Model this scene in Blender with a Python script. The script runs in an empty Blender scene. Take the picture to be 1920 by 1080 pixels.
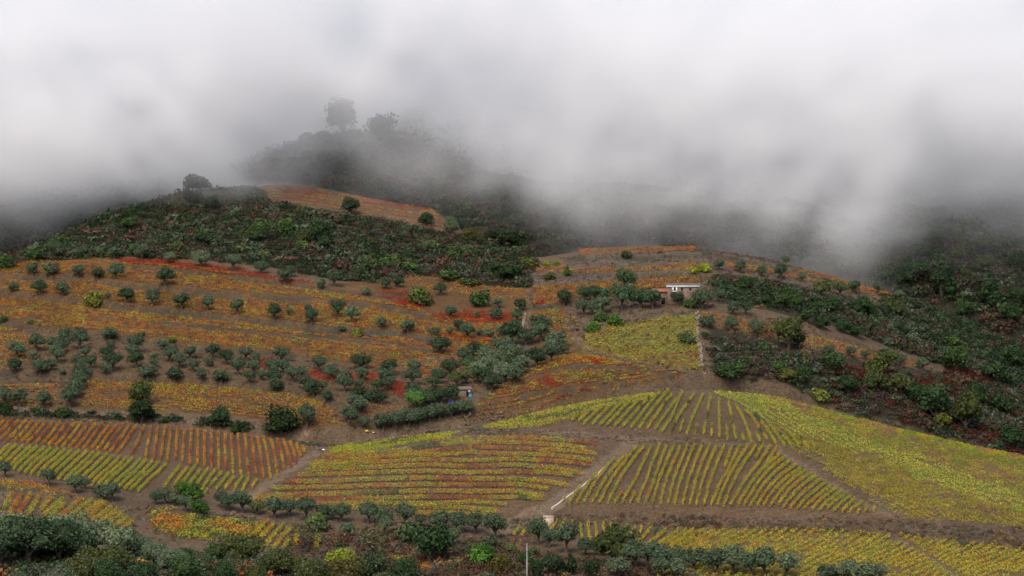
import bpy, math, random
import numpy as np
from mathutils import Vector, Euler
C = bpy.context.scene
# ------------------------------------------------------------------ camera, sky, sun, exposure
F = 5440.0                       # focal length in photograph pixels (1920 wide)
PITCH = math.atan(90.0 / F)      # looking slightly down
cd = bpy.data.cameras.new('camera'); cam = bpy.data.objects.new('camera', cd)
C.collection.objects.link(cam); C.camera = cam
cd.lens = 36.0 * F / 1920.0; cd.sensor_width = 36.0; cd.clip_start = 1.0; cd.clip_end = 20000.0
cam.location = (0, 0, 0); cam.rotation_euler = (math.radians(90) - PITCH, 0, 0)
W = bpy.data.worlds.new('World'); C.world = W; W.use_nodes = True
nt = W.node_tree; bg = nt.nodes['Background']
sky = nt.nodes.new('ShaderNodeTexSky'); sky.sky_type = 'NISHITA'; sky.sun_disc = False
SUN_EL, SUN_AZ = math.radians(52), math.radians(200)
sky.sun_elevation = SUN_EL; sky.sun_rotation = SUN_AZ
sky.air_density = 1.0; sky.dust_density = 5.0; sky.ozone_density = 1.0; sky.altitude = 200
nt.links.new(sky.outputs[0], bg.inputs['Color']); bg.inputs['Strength'].default_value = 0.15
sd = bpy.data.lights.new('sun', 'SUN'); sun = bpy.data.objects.new('sun', sd); C.collection.objects.link(sun)
sd.energy = 0.85; sd.angle = math.radians(24); sd.color = (1.0, 0.96, 0.91)
sun.rotation_euler = Vector((math.sin(SUN_AZ) * math.cos(SUN_EL), math.cos(SUN_AZ) * math.cos(SUN_EL), math.sin(SUN_EL))).to_track_quat('Z', 'Y').to_euler()
C.view_settings.view_transform = 'Standard'; C.view_settings.look = 'None'
C.view_settings.gamma = 1.0; C.view_settings.exposure = 0.70; C.view_settings.use_curve_mapping = False
cy = C.cycles
cy.max_bounces = 14; cy.diffuse_bounces = 2; cy.glossy_bounces = 1; cy.transmission_bounces = 2; cy.transparent_max_bounces = 6
cy.volume_bounces = 14; cy.volume_step_rate = 2.0; cy.volume_max_steps = 256
cy.use_adaptive_sampling = True; cy.adaptive_threshold = 0.02; cy.caustics_reflective = False; cy.caustics_refractive = False
cy.use_denoising = True
# ------------------------------------------------------------------ helpers
rng = np.random.default_rng(7); random.seed(7)
def hash2(i, j, s):
    h = (i.astype(np.int64) * 374761393 + j.astype(np.int64) * 668265263 + s * 974711) & 0xffffffff
    h = ((h ^ (h >> 13)) * 1274126177) & 0xffffffff
    return ((h ^ (h >> 16)) & 0xffff) / 65535.0
def vnoise(x, y, s=0):
    xi = np.floor(x); yi = np.floor(y); fx = x - xi; fy = y - yi
    fx = fx * fx * (3 - 2 * fx); fy = fy * fy * (3 - 2 * fy)
    a = hash2(xi, yi, s); b = hash2(xi + 1, yi, s); c = hash2(xi, yi + 1, s); d = hash2(xi + 1, yi + 1, s)
    return (a * (1 - fx) + b * fx) * (1 - fy) + (c * (1 - fx) + d * fx) * fy
def fbm(x, y, s=0, o=4):
    t = 0; a = 0.5; n = 0
    for k in range(o):
        t = t + a * vnoise(x * 2 ** k, y * 2 ** k, s + 17 * k); n += a; a *= 0.5
    return t / n
def ss(a, b, x):
    t = np.clip((x - a) / (b - a), 0, 1); return t * t * (3 - 2 * t)
CP, SP = math.cos(PITCH), math.sin(PITCH)
def ray(px, py):
    u = (np.asarray(px, float) - 960) / F; v = (540 - np.asarray(py, float)) / F
    dy = CP + v * SP; return u / dy, (v * CP - SP) / dy          # x and z per metre of y
def project(x, y, z):
    dep = y * CP - z * SP; up = y * SP + z * CP
    return 960 + F * x / dep, 540 - F * up / dep
def pt(px, py, D):
    a, b = ray(px, py); return a * D, np.asarray(D, float) + 0 * a, b * D
# ------------------------------------------------------------------ terrain: hills lofted through guide lines, highest one wins
G_A = [[(-300,1060,640),(400,1060,640),(960,1065,620),(1500,1085,602),(2300,1110,590)],
 [(-300,868,710),(0,897,698),(250,950,682),(480,978,673),(800,1000,667),(960,1005,665),(1050,990,665),(1300,985,662),(1640,1000,652),(1920,1033,638),(2300,1080,625)],
 [(-300,858,716),(0,885,703),(250,935,688),(480,962,680),(800,985,674),(960,975,674),(1050,955,672),(1300,950,669),(1640,966,659),(1920,1003,645),(2300,1055,632)],
 [(-300,800,762),(0,830,752),(250,850,747),(560,855,740),(800,832,738),(1100,815,735),(1400,835,722),(1600,880,703),(1750,915,690),(1920,950,675),(2300,1020,655)],
 [(-300,772,800),(0,787,795),(250,795,792),(560,832,775),(640,838,772),(760,822,775),(900,795,780),(1050,765,785),(1210,738,790),(1330,731,785),(1450,745,778),(1600,785,764),(1750,822,752),(1920,858,740),(2300,945,715)]]
G_B = [[(-300,835,788),(0,835,788),(300,850,788),(600,880,788),(900,860,800),(1200,800,812),(1500,810,825),(1920,920,830),(2300,1000,820)],
 [(-300,740,818),(0,748,816),(300,765,808),(560,800,795),(700,810,792),(800,800,796),(900,775,803),(1100,725,815),(1300,703,822),(1450,712,828),(1600,760,833),(1920,850,838),(2300,930,830)],
 [(-300,640,865),(0,650,860),(300,655,852),(560,690,840),(800,700,836),(900,690,840),(960,675,848),(1080,655,846),(1200,650,842),(1330,650,840),(1500,660,846),(1700,720,858),(1920,800,868),(2300,890,870)],
 [(-300,565,910),(0,560,905),(300,575,892),(600,600,880),(850,610,880),(960,603,888),(1080,590,874),(1200,585,868),(1330,580,865),(1500,610,872),(1700,665,888),(1920,740,900),(2300,830,900)],
 [(-300,520,940),(0,495,935),(200,482,938),(400,500,925),(600,525,915),(800,540,915),(980,540,925),(1100,540,908),(1250,540,898),(1340,530,900),(1500,550,910),(1700,600,922),(1920,680,935),(2300,780,930)],
 [(-300,570,960),(-100,520,962),(0,490,955),(60,476,962),(180,415,990),(300,378,1005),(370,362,1010),(440,356,1014),(520,346,1020),(600,352,1020),(700,375,1010),(830,400,1000),(880,450,980),(985,487,962),(1060,478,962),(1130,465,965),(1310,465,955),(1450,490,950),(1550,520,945),(1680,556,940),(1800,600,948),(1920,660,955),(2300,800,950)]]
G_C = [[(-400,760,1000),(960,720,1000),(1500,720,990),(2400,900,960)],
 [(-400,470,1040),(0,480,1040),(200,440,1062),(500,385,1062),(700,400,1040),(860,440,1012),(985,487,990),(1100,470,1000),(1310,466,985),(1500,490,980),(1680,540,970),(1920,610,970),(2400,700,960)],
 [(-400,400,1140),(0,380,1150),(300,352,1140),(440,345,1130),(480,320,1120),(540,285,1115),(600,276,1112),(660,264,1114),(760,284,1125),(900,312,1140),(1100,330,1150),(1300,340,1150),(1600,370,1120),(1920,400,1100),(2400,420,1080)],
 [(-400,330,1210),(440,315,1230),(540,300,1215),(640,285,1210),(900,225,1260),(1300,240,1250),(1600,250,1230),(1920,260,1200),(2400,260,1190)],
 [(-400,230,1480),(300,200,1500),(640,170,1500),(900,110,1480),(1300,120,1480),(1700,150,1450),(2400,160,1420)]]
G_F = [[(-300,1200,352),(600,1230,352),(2300,1300,345)],
 [(-300,1030,415),(0,1040,412),(200,1052,408),(400,1068,403),(650,1092,398),(900,1130,392),(1300,1190,388),(2300,1330,370)]]
def axis(segs):
    out = []
    for a, b, s in segs: out.append(np.arange(a, b, s))
    return np.concatenate(out + [[segs[-1][1]]])
gx = axis([(-4000,-1000,300),(-1000,-400,60),(-400,-230,10),(-230,-195,4),(-195,195,1.3),(195,230,4),(230,400,10),(400,1000,60),(1000,4000,300)])
gy = axis([(-300,0,30),(0,340,12),(340,440,2.5),(440,570,8),(570,960,1.3),(960,1060,1.8),(1060,1300,4),(1300,1700,14),(1700,3000,100),(3000,9000,600)])
def gsm(a, k):
    w = np.exp(-0.5 * (np.arange(-3 * k, 3 * k + 1) / k) ** 2); w /= w.sum()
    return np.convolve(np.pad(a, 3 * k, mode='edge'), w, mode='valid')
def pchip(xs, ys, x):
    h = np.diff(xs); d = np.diff(ys) / h; m = np.zeros(len(xs))
    for i in range(1, len(xs) - 1):
        if d[i - 1] * d[i] > 0:
            w1 = 2 * h[i] + h[i - 1]; w2 = h[i] + 2 * h[i - 1]; m[i] = (w1 + w2) / (w1 / d[i - 1] + w2 / d[i])
    m[0], m[-1] = d[0], d[-1]
    i = np.clip(np.searchsorted(xs, x) - 1, 0, len(xs) - 2); t = (x - xs[i]) / h[i]
    return ((1 + 2 * t) * (1 - t) ** 2 * ys[i] + t * (1 - t) ** 2 * h[i] * m[i] + t * t * (3 - 2 * t) * ys[i + 1] + t * t * (t - 1) * h[i] * m[i + 1])
def loft(G, front, back, floor):
    xf = np.arange(-420, 421, 2.0); Y = []; Z = []
    for g in G:
        g = np.array(g, float); p = np.arange(g[0, 0], g[-1, 0] + 1, 10.0)
        py = np.interp(p, g[:, 0], g[:, 1]); D = np.interp(p, g[:, 0], g[:, 2])
        py = gsm(py, 2); D = gsm(D, 4)
        X, y, z = pt(p, py, D); Y.append(np.interp(xf, X, y)); Z.append(np.interp(xf, X, z))
    Y = np.array([np.interp(gx, xf, gsm(r, 2)) for r in Y]); Z = np.array([np.interp(gx, xf, r) for r in Z])
    out = np.empty((len(gy), len(gx)))
    for i in range(len(gx)):
        xs = Y[:, i].copy(); zs = Z[:, i]
        for k in range(1, len(xs)): xs[k] = max(xs[k], xs[k - 1] + 2)
        xs = np.concatenate([[xs[0] - 60], xs, [xs[-1] + 14, xs[-1] + 60]])
        zs = np.concatenate([[zs[0] - 60 * front], zs, [zs[-1] - 1.5 if back > 0 else zs[-1] + 1.5, zs[-1] - 46 * back]])
        o = pchip(xs, zs, np.clip(gy, xs[0], xs[-1]))
        o = np.where(gy < xs[0], zs[0] - (xs[0] - gy) * front, o); o = np.where(gy > xs[-1], zs[-1] - (gy - xs[-1]) * back, o)
        out[:, i] = np.maximum(o, floor)
    return out
XX, YY = np.meshgrid(gx, gy)
Hs = [loft(G_A, 0.35, 0.55, -140), loft(G_B, 0.45, 0.5, -140), loft(G_C, 0.3, 0.25, -140), loft(G_F, 0.35, 0.4, -140)]
base = np.where(YY < 330, -2.2 - 0.36 * np.maximum(YY, 0), -121.0) + 0 * XX
Hs.append(base)
LAY = np.argmax(np.array(Hs), 0); Hh = np.max(np.array(Hs), 0)
# soften the creases between hills, then add small relief
rough = np.where(LAY == 2, 1.0, 0.0)
Hh += (fbm(XX / 9, YY / 9, 3, 3) - 0.5) * (0.7 + 2.2 * rough) + (fbm(XX / 40, YY / 40, 5, 2) - 0.5) * (1.0 + 5 * rough)
# terrace steps on the hillsides: (layer, line in the photograph, height, half width in pixels kept free of vines)
TERR = [(1, [(-60,519),(0,520),(160,522),(233,536),(300,540),(433,553),(633,566),(700,573),(800,592)], 0.8, 3.2),
 (1, [(-60,548),(0,551),(130,562),(230,577),(330,583),(430,595),(560,612),(640,620),(740,624),(830,640)], 0.9, 4.5),
 (1, [(-60,605),(0,608),(100,618),(200,628),(300,641),(400,655),(560,668)], 0.8, 4.0),
 (1, [(220,498),(400,515),(520,533),(640,548),(760,556)], 0.5, 2.0),
 (1, [(0,700),(150,706),(400,718),(560,735),(640,760)], 0.7, 3.0),
 (1, [(300,606),(520,628),(700,640),(830,662)], 0.4, 2.2),
 (1, [(880,770),(1000,738),(1100,726),(1200,716)], 0.4, 2.2), (1, [(960,722),(1060,690),(1160,690),(1270,708)], 0.4, 2.2),
 (1, [(1060,516),(1180,517),(1310,512)], 0.8, 2.5), (1, [(1060,486),(1200,483),(1330,478)], 0.6, 2.0), (1, [(1340,476),(1450,500),(1600,540)], 0.5, 2.0),
 (1, [(1000,578),(1080,566),(1200,592),(1300,585)], 0.6, 2.5)]
_px, _py = project(XX, np.maximum(YY, 1), Hh)
for ly, L, hh, gp in TERR:
    L = np.array(L, float); d = np.interp(_px, L[:, 0], L[:, 1]) - _py; inside = ss(L[0, 0] - 1, L[0, 0] + 60, _px) * (1 - ss(L[-1, 0] - 60, L[-1, 0] + 1, _px))
    Hh += np.where(LAY == ly, inside * 1.5 * hh * np.tanh(d / 1.5) * np.exp(-np.abs(d) / 16), 0)
def on_terrace(layer, px, py):
    m = np.zeros(np.shape(px), bool)
    for ly, L, hh, gp in TERR:
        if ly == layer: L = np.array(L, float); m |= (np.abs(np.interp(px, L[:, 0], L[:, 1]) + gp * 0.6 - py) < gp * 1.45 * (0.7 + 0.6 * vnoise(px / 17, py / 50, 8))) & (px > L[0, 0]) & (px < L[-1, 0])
    return m
def H(x, y):
    x = np.asarray(x, float); y = np.asarray(y, float)
    i = np.clip(np.searchsorted(gx, x) - 1, 0, len(gx) - 2); j = np.clip(np.searchsorted(gy, y) - 1, 0, len(gy) - 2)
    u = np.clip((x - gx[i]) / (gx[i + 1] - gx[i]), 0, 1); v = np.clip((y - gy[j]) / (gy[j + 1] - gy[j]), 0, 1)
    return (Hh[j, i] * (1 - u) + Hh[j, i + 1] * u) * (1 - v) + (Hh[j + 1, i] * (1 - u) + Hh[j + 1, i + 1] * u) * v
TS = np.concatenate([np.arange(345, 440, 1.5), np.arange(440, 560, 3), np.arange(560, 1060, 1.2), np.arange(1060, 1700, 4)])
def cast(px, py):
    """where the sight line through a photograph pixel meets the ground"""
    px = np.atleast_1d(np.asarray(px, float)); py = np.atleast_1d(np.asarray(py, float)); R = []
    for k in range(0, len(px), 2000):
        a, b = ray(px[k:k + 2000], py[k:k + 2000])
        below = (b[:, None] * TS) < H(a[:, None] * TS, np.broadcast_to(TS, (len(a), len(TS))))
        hit = np.where(below.any(1), below.argmax(1), len(TS) - 1); hit = np.maximum(hit, 1)
        lo, hi = TS[hit - 1].copy(), TS[hit].copy()
        for _ in range(8):
            m = (lo + hi) / 2; s = b * m < H(a * m, m); hi = np.where(s, m, hi); lo = np.where(s, lo, m)
        R.append(np.stack([a * hi, hi, H(a * hi, hi)], 1))
    return np.concatenate(R)
def inpoly(P, px, py):
    P = np.array(P, float); P[:, 0] = np.where(P[:, 0] <= 0, P[:, 0] - 160, np.where(P[:, 0] >= 1920, P[:, 0] + 170, P[:, 0])); r = np.zeros(np.shape(px), bool); n = len(P)
    for i in range(n):
        x0, y0 = P[i]; x1, y1 = P[(i + 1) % n]
        c = ((y0 > py) != (y1 > py)); r ^= c & (px < (x1 - x0) * (py - y0) / (y1 - y0 + 1e-12) + x0)
    return r
def layer_at(x, y):
    i = np.clip(np.searchsorted(gx, x), 0, len(gx) - 1); j = np.clip(np.searchsorted(gy, y), 0, len(gy) - 1); return LAY[j, i]
PX, PY = project(XX, np.maximum(YY, 1), Hh)
# ------------------------------------------------------------------ ground colours (soil, dry grass, leaf litter by field)
SOIL = np.array([0.086, 0.056, 0.031]); DRY = np.array([0.088, 0.062, 0.038]); SCRUB = np.array([0.030, 0.026, 0.017])
col = np.tile(DRY, (len(gy), len(gx), 1)).astype(float)
wx = PX + (fbm(XX / 4, YY / 4, 21, 3) - 0.5) * 14; wy = PY + (fbm(XX / 4, YY / 4, 22, 3) - 0.5) * 9
FIELDS = {}
def paint(name, layer, poly, c, jit=1.0):
    FIELDS[name] = (layer, poly)
    m = inpoly(poly, wx if jit else PX, wy if jit else PY) & (LAY == layer); col[m] = c
col[LAY == 2] = SCRUB; col[LAY == 3] = SCRUB * 1.2; col[LAY == 4] = SCRUB
PATHC = np.array([0.135, 0.093, 0.060]); LIT = np.array([0.088, 0.050, 0.022]); GREY = np.array([0.082, 0.065, 0.049]); REDS = np.array([0.20, 0.05, 0.03])
def band(pts, w):
    """polygon of a strip w pixels wide along a line in the photograph"""
    P = np.array(pts, float); d = np.gradient(P, axis=0); nrm = np.stack([-d[:, 1], d[:, 0]], 1); nrm /= np.linalg.norm(nrm, axis=1)[:, None]
    w = np.array(w) if np.ndim(w) else np.full(len(P), w)
    return np.concatenate([P + nrm * w[:, None] / 2, (P - nrm * w[:, None] / 2)[::-1]])
OCH = np.array([0.11, 0.078, 0.028])
paint('lower', 0, [(0,780),(600,825),(480,940),(0,900)], SOIL)
paint('centre', 0, [(600,845),(1180,820),(950,985),(470,960)], SOIL)
paint('main', 0, [(1190,832),(1480,835),(1700,985),(1040,962)], SOIL)
paint('knoll', 0, [(1000,800),(1220,738),(1350,742),(1560,850),(1100,810)], SOIL)
paint('bank', 0, band([(950,985),(1100,972),(1400,980),(1640,986),(1920,1022),(2200,1075)], 26), DRY * 0.85)
paint('lowright', 0, [(950,1000),(1640,1000),(1800,1090),(1000,1060)], SOIL)
paint('yellow', 0, [(1340,735),(1920,860),(2200,940),(2200,1060),(1930,1000),(1700,970),(1560,870),(1420,770)], OCH)
paint('yellow2', 0, [(1300,990),(1640,998),(1800,1090),(1300,1090)], OCH); paint('yellow3', 0, [(1680,1000),(1960,1045),(1960,1130),(1800,1085)], OCH)
paint('p1', 0, band([(598,848),(560,868),(520,895),(475,930),(455,940)], [14,15,14,16,14]), PATHC)
paint('p2', 0, band([(1190,822),(1150,858),(1095,898),(1040,945),(955,990),(940,1000)], [26,22,24,26,30,30]), PATHC * 0.92)
paint('p3', 0, band([(1440,835),(1470,850),(1540,895),(1610,942),(1692,975)], 9), PATHC * 0.9)
paint('p4', 0, band([(1010,810),(1180,822),(1300,830),(1460,838)], 7), PATHC * 0.85)
paint('p5', 0, band([(1665,1003),(1740,1045),(1800,1085)], 8), PATHC * 0.85)
paint('p6', 0, band([(480,985),(640,1000),(800,1012),(960,1020)], 18), SOIL * 0.9)
paint('orange', 1, [(0,495),(200,482),(400,498),(600,540),(760,515),(990,545),(990,600),(960,650),(820,665),(700,690),(560,668),(400,655),(200,640),(0,700)], LIT)
paint('orchard', 1, [(0,640),(130,620),(420,655),(700,690),(850,680),(860,760),(640,790),(400,770),(0,770)], SOIL * 0.95)
paint('orange2', 1, [(155,712),(240,712),(380,722),(500,728),(620,750),(650,805),(500,792),(400,775),(150,765)], LIT)
paint('mid', 1, [(1000,535),(1310,515),(1310,545),(1060,565),(1070,640),(1290,705),(1100,745),(900,790),(870,770),(1000,690)], LIT * 0.95)
paint('gy', 1, [(1095,625),(1140,612),(1300,588),(1310,610),(1315,695),(1230,690),(1090,658)], np.array([0.10,0.085,0.026]))
paint('baremid', 1, [(990,515),(1060,516),(1310,508),(1200,520),(1000,535)], GREY); paint('baretop', 1, [(1060,480),(1310,468),(1450,492),(1400,500),(1060,503)], GREY)
paint('bareR', 1, [(1350,465),(1460,490),(1560,520),(1690,556),(1680,575),(1540,545),(1350,505)], GREY * 0.95)
paint('bareR2', 1, [(1400,578),(1440,580),(1560,615),(1780,690),(1880,725),(1740,700),(1560,645),(1400,600)], DRY * 1.0)
paint('scrubL', 1, [(-60,505),(0,470),(180,400),(360,340),(430,366),(560,388),(700,405),(840,440),(900,440),(1000,490),(990,540),(800,518),(640,525),(500,497),(400,488),(220,480),(60,488)], SCRUB)
paint('scrubR', 1, [(1335,512),(1480,530),(1700,590),(1960,690),(1960,760),(1780,690),(1560,612),(1430,580),(1340,570)], SCRUB)
paint('scrubR2', 1, [(1330,612),(1450,635),(1600,672),(1760,700),(1960,760),(1960,930),(1700,800),(1560,750),(1440,705),(1335,700)], SCRUB)
paint('road', 1, band([(560,812),(640,824),(720,826),(800,808),(880,790),(950,785)], 7), PATHC); paint('road2', 1, band([(0,762),(300,782),(400,792),(560,810)], 5), PATHC * 0.9)
paint('road3', 1, band([(1080,632),(1090,650),(1160,675),(1290,702)], 6), PATHC * 0.8); paint('road4', 1, band([(1325,585),(1320,640),(1335,700)], 12), DRY)
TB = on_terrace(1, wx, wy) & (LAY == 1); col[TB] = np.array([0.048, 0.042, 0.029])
n1 = fbm(XX / 2.2, YY / 2.2, 31, 4)[..., None]; n2 = fbm(XX / 17, YY / 17, 33, 3)[..., None]
col *= (0.72 + 0.56 * n1) * (0.85 + 0.3 * n2)
def mat(name, build):
    m = bpy.data.materials.new(name); m.use_nodes = True; n = m.node_tree; b = n.nodes['Principled BSDF']
    b.inputs['Roughness'].default_value = 0.95; b.inputs['Specular IOR Level'].default_value = 0.1
    build(n, b); return m
def ground_nodes(n, b):
    a = n.nodes.new('ShaderNodeAttribute'); a.attribute_name = 'col'
    tc = n.nodes.new('ShaderNodeTexCoord'); no = n.nodes.new('ShaderNodeTexNoise'); no.inputs['Scale'].default_value = 1.6; no.inputs['Detail'].default_value = 5
    n.links.new(tc.outputs['Object'], no.inputs['Vector'])
    mr = n.nodes.new('ShaderNodeMapRange'); mr.inputs['From Min'].default_value = 0.3; mr.inputs['From Max'].default_value = 0.7; mr.inputs['To Min'].default_value = 0.6; mr.inputs['To Max'].default_value = 1.4
    n.links.new(no.outputs['Fac'], mr.inputs['Value'])
    mx = n.nodes.new('ShaderNodeVectorMath'); mx.operation = 'SCALE'
    n.links.new(a.outputs['Color'], mx.inputs[0]); n.links.new(mr.outputs[0], mx.inputs['Scale']); n.links.new(mx.outputs[0], b.inputs['Base Color'])
    bp = n.nodes.new('ShaderNodeBump'); bp.inputs['Strength'].default_value = 0.6; bp.inputs['Distance'].default_value = 0.5
    n.links.new(no.outputs['Fac'], bp.inputs['Height']); n.links.new(bp.outputs[0], b.inputs['Normal'])
M_GROUND = mat('ground', ground_nodes)
def mesh_from(name, V, Fq, m, colr=None, parent=None, smooth=False):
    me = bpy.data.meshes.new(name); V = np.asarray(V, np.float32); Fq = np.asarray(Fq, np.int32)
    me.vertices.add(len(V)); me.vertices.foreach_set('co', V.ravel())
    k = Fq.shape[1]; me.loops.add(Fq.size); me.loops.foreach_set('vertex_index', Fq.ravel())
    me.polygons.add(len(Fq)); me.polygons.foreach_set('loop_start', np.arange(0, Fq.size, k, dtype=np.int32)); me.polygons.foreach_set('loop_total', np.full(len(Fq), k, np.int32))
    if smooth: me.polygons.foreach_set('use_smooth', np.ones(len(Fq), bool))
    me.update(calc_edges=True)
    if colr is not None:
        at = me.attributes.new('col', 'FLOAT_COLOR', 'POINT'); c4 = np.ones((len(V), 4), np.float32); c4[:, :3] = colr; at.data.foreach_set('color', c4.ravel())
    me.materials.append(m); o = bpy.data.objects.new(name, me); C.collection.objects.link(o)
    if parent is not None: o.parent = parent
    return o
nx, ny = len(gx), len(gy); idx = np.arange(nx * ny).reshape(ny, nx)
Fq = np.stack([idx[:-1, :-1], idx[:-1, 1:], idx[1:, 1:], idx[1:, :-1]], -1).reshape(-1, 4)
ground = mesh_from('ground', np.stack([XX, YY, Hh], -1).reshape(-1, 3), Fq, M_GROUND, col.reshape(-1, 3), smooth=True)
ground['kind'] = 'structure'
# ------------------------------------------------------------------ low cloud lying on the mountain: a real volume, density worked out per voxel in metres
fx_ = [-200, 0, 100, 200, 300, 370, 450, 520, 600, 680, 760, 900, 1000, 1080, 1200, 1300, 1400, 1500, 1600, 1680, 1750, 1850, 1920, 2200]
fy_ = [-100, 0, 60, 120, 180, 230, 280, 320, 360, 400, 430, 460, 500]
FT = np.array([
 [1.8]*24, [2.1]*24, [2.8]*24,
 [3.6,3.6,3.6,3.6,3.6,3.6,3.6,3.6,3.4,3.3,3.3,3.2,3.2,3.4,3.6,3.6,3.6,3.6,3.6,3.6,3.6,3.6,3.6,3.6],
 [3.6,3.6,3.8,4,4,4,3.6,2.8,2.2,2.2,2.3,2.1,2.3,2.8,3.4,3.3,3.3,3.3,3.3,3.2,3.2,3.5,3.5,3.5],
 [3.0,3.0,3.4,4,4,3.8,3.0,2.0,1.5,1.4,1.6,1.9,2.1,2.4,3.0,3.2,3.2,3.2,3.0,2.9,2.7,3,3,3],
 [2.4,2.4,3.0,3.6,3.8,3.4,2.2,1.3,0.9,0.9,1.2,1.6,1.8,2.1,2.8,3.0,3.2,3.2,2.9,2.5,2.1,2.4,2.7,2.7],
 [1.9,1.9,2.6,3.4,3.2,2.4,1.4,0.7,0.35,0.45,0.7,1.1,1.5,2.1,2.6,2.8,3.0,3.0,2.8,2.2,1.3,1.6,2.1,2.1],
 [1.4,1.4,2.3,2.8,2.6,2.0,0.9,0.18,0.08,0.14,0.3,0.6,1.3,2.1,2.3,2.7,2.7,2.8,2.6,1.7,0.7,0.9,1.3,1.3],
 [0.9,1.0,1.5,1.4,0.8,0.5,0.2,0.02,0,0.02,0.08,0.25,1.0,1.7,1.8,2.4,2.3,2.5,2.3,1.2,0.35,0.5,0.6,0.6],
 [0.6,0.7,0.7,0.3,0.03,0,0,0,0,0,0,0.08,0.55,1.1,1.2,1.7,1.7,2.1,1.8,0.7,0.15,0.2,0.2,0.2],
 [0.3,0.35,0.2,0,0,0,0,0,0,0,0,0.02,0.15,0.45,0.55,0.9,0.9,1.3,1.0,0.3,0.05,0.05,0.05,0.05],
 [0.08,0.1,0,0,0,0,0,0,0,0,0,0,0,0.05,0.1,0.15,0.2,0.3,0.2,0.02,0,0,0,0]]) * 1.1
FT[4:10, 7:10] *= np.array([0.45, 0.5, 0.75, 0.95, 1.1, 1.2])[:, None]; FT[6:11, 20:] *= 0.6; FT[4:10, 10:13] *= np.array([0.7, 0.75, 0.9, 1.1, 1.2, 1.2])[:, None]
vx0, vx1, vy0, vy1, vz0, vz1 = -330., 330., 950., 1480., -40., 150.
NX, NY, NZ = 150, 60, 76
ax = np.linspace(vx0, vx1, NX); ay = np.linspace(vy0, vy1, NY); az = np.linspace(vz0, vz1, NZ)
RD = 1060.0
Xv, Zv = np.meshgrid(ax, az, indexing='xy')                      # NZ x NX
ys_ = np.arange(930, 1481, 5.0); x2 = Xv[0]; hy = H(np.tile(x2, (len(ys_), 1)), np.repeat(ys_[:, None], NX, 1))       # how far away the slope is at each height
yh = np.array([[ys_[np.argmax(hy[:, i] > z)] if (hy[:, i] > z).any() else 1480. for i in range(NX)] for z in az])
yh = np.minimum(yh, 1300); Y0 = 985 - 58 * ss(-60, -110, Xv) - 55 * ss(-75, 30, Xv)
LP = np.clip(yh - Y0 - 12, 38, 150)
den = np.zeros((NZ, NY, NX), np.float32)
for j, y in enumerate(ay):
    w1 = (fbm(Xv / 60 + y / 200, Zv / 45 + y / 190, 51, 3) - 0.5) * 46; w2 = (fbm(Xv / 60 + y / 200 + 9, Zv / 45 - y / 190, 52, 3) - 0.5) * 34
    px = 960 + (Xv + w1) / RD * F; py = 450 - (Zv + w2) / RD * F
    fi = np.interp(px, fx_, np.arange(len(fx_))); fj = np.interp(py, fy_, np.arange(len(fy_)))
    i0 = np.clip(fi.astype(int), 0, len(fx_) - 2); j0 = np.clip(fj.astype(int), 0, len(fy_) - 2); a = fi - i0; b = fj - j0
    tau = (FT[j0, i0] * (1 - a) + FT[j0, i0 + 1] * a) * (1 - b) + (FT[j0 + 1, i0] * (1 - a) + FT[j0 + 1, i0 + 1] * a) * b
    nz = 0.56 * fbm(Xv / 22 + Zv / 60 + y / 160, Zv / 25 + y / 170 + 5, 59, 3) + 0.44 * fbm(Xv / 9 + Zv / 26 + y / 90, Zv / 9 + y / 120, 61, 3) if True else fbm(Xv / 26 + y / 150, Zv / 20 + y / 170, 57, 4)
    tau = tau * np.clip(-0.9 + 3.8 * nz, 0.08, 2.6)
    y0 = Y0
    prof = ss(y0 - 12, y0 + 22, y) * (1 - ss(y0 + 130, y0 + 220, y))
    back = ss(y0 + 120, y0 + 240, y)
    den[:, j, :] = tau / LP * prof + back * 0.012 * ss(0.1, 1.2, tau) * (0.15 + 0.85 * ss(-60, 110, py))
edge = np.minimum(ss(vx0, vx0 + 40, ax), 1 - ss(vx1 - 40, vx1, ax))
den *= edge[None, None, :]
den[:, 0] = 0; den[:, -1] = 0; den[-1] *= 0; den[0] *= 0
pm = bpy.data.meshes.new('low_cloud'); gX, gZ, = None, None
Zg, Yg, Xg = np.meshgrid(az, ay, ax, indexing='ij')
pm.vertices.add(den.size); pm.vertices.foreach_set('co', np.stack([Xg, Yg, Zg], -1).astype(np.float32).ravel())
at = pm.attributes.new('dens', 'FLOAT', 'POINT'); at.data.foreach_set('value', den.ravel())
cloud = bpy.data.objects.new('low_cloud', pm); C.collection.objects.link(cloud); cloud['kind'] = 'stuff'
def cloud_nodes(n):
    n.nodes.clear(); v = n.nodes.new('ShaderNodeVolumePrincipled'); o = n.nodes.new('ShaderNodeOutputMaterial')
    v.inputs['Color'].default_value = (0.978, 0.980, 0.980, 1); v.inputs['Density'].default_value = 1.0; v.inputs['Anisotropy'].default_value = 0.0
    v.inputs['Density Attribute'].default_value = 'density'
    n.links.new(v.outputs[0], o.inputs['Volume'])
M_CLOUD = bpy.data.materials.new('cloud'); M_CLOUD.use_nodes = True; cloud_nodes(M_CLOUD.node_tree)
pm.materials.append(M_CLOUD)
g = bpy.data.node_groups.new('cloud_voxels', 'GeometryNodeTree')
g.interface.new_socket('Geometry', in_out='INPUT', socket_type='NodeSocketGeometry'); g.interface.new_socket('Geometry', in_out='OUTPUT', socket_type='NodeSocketGeometry')
N = g.nodes; gi = N.new('NodeGroupInput'); go = N.new('NodeGroupOutput'); vc = N.new('GeometryNodeVolumeCube'); sm = N.new('GeometryNodeSetMaterial'); sm.inputs['Material'].default_value = M_CLOUD
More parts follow.
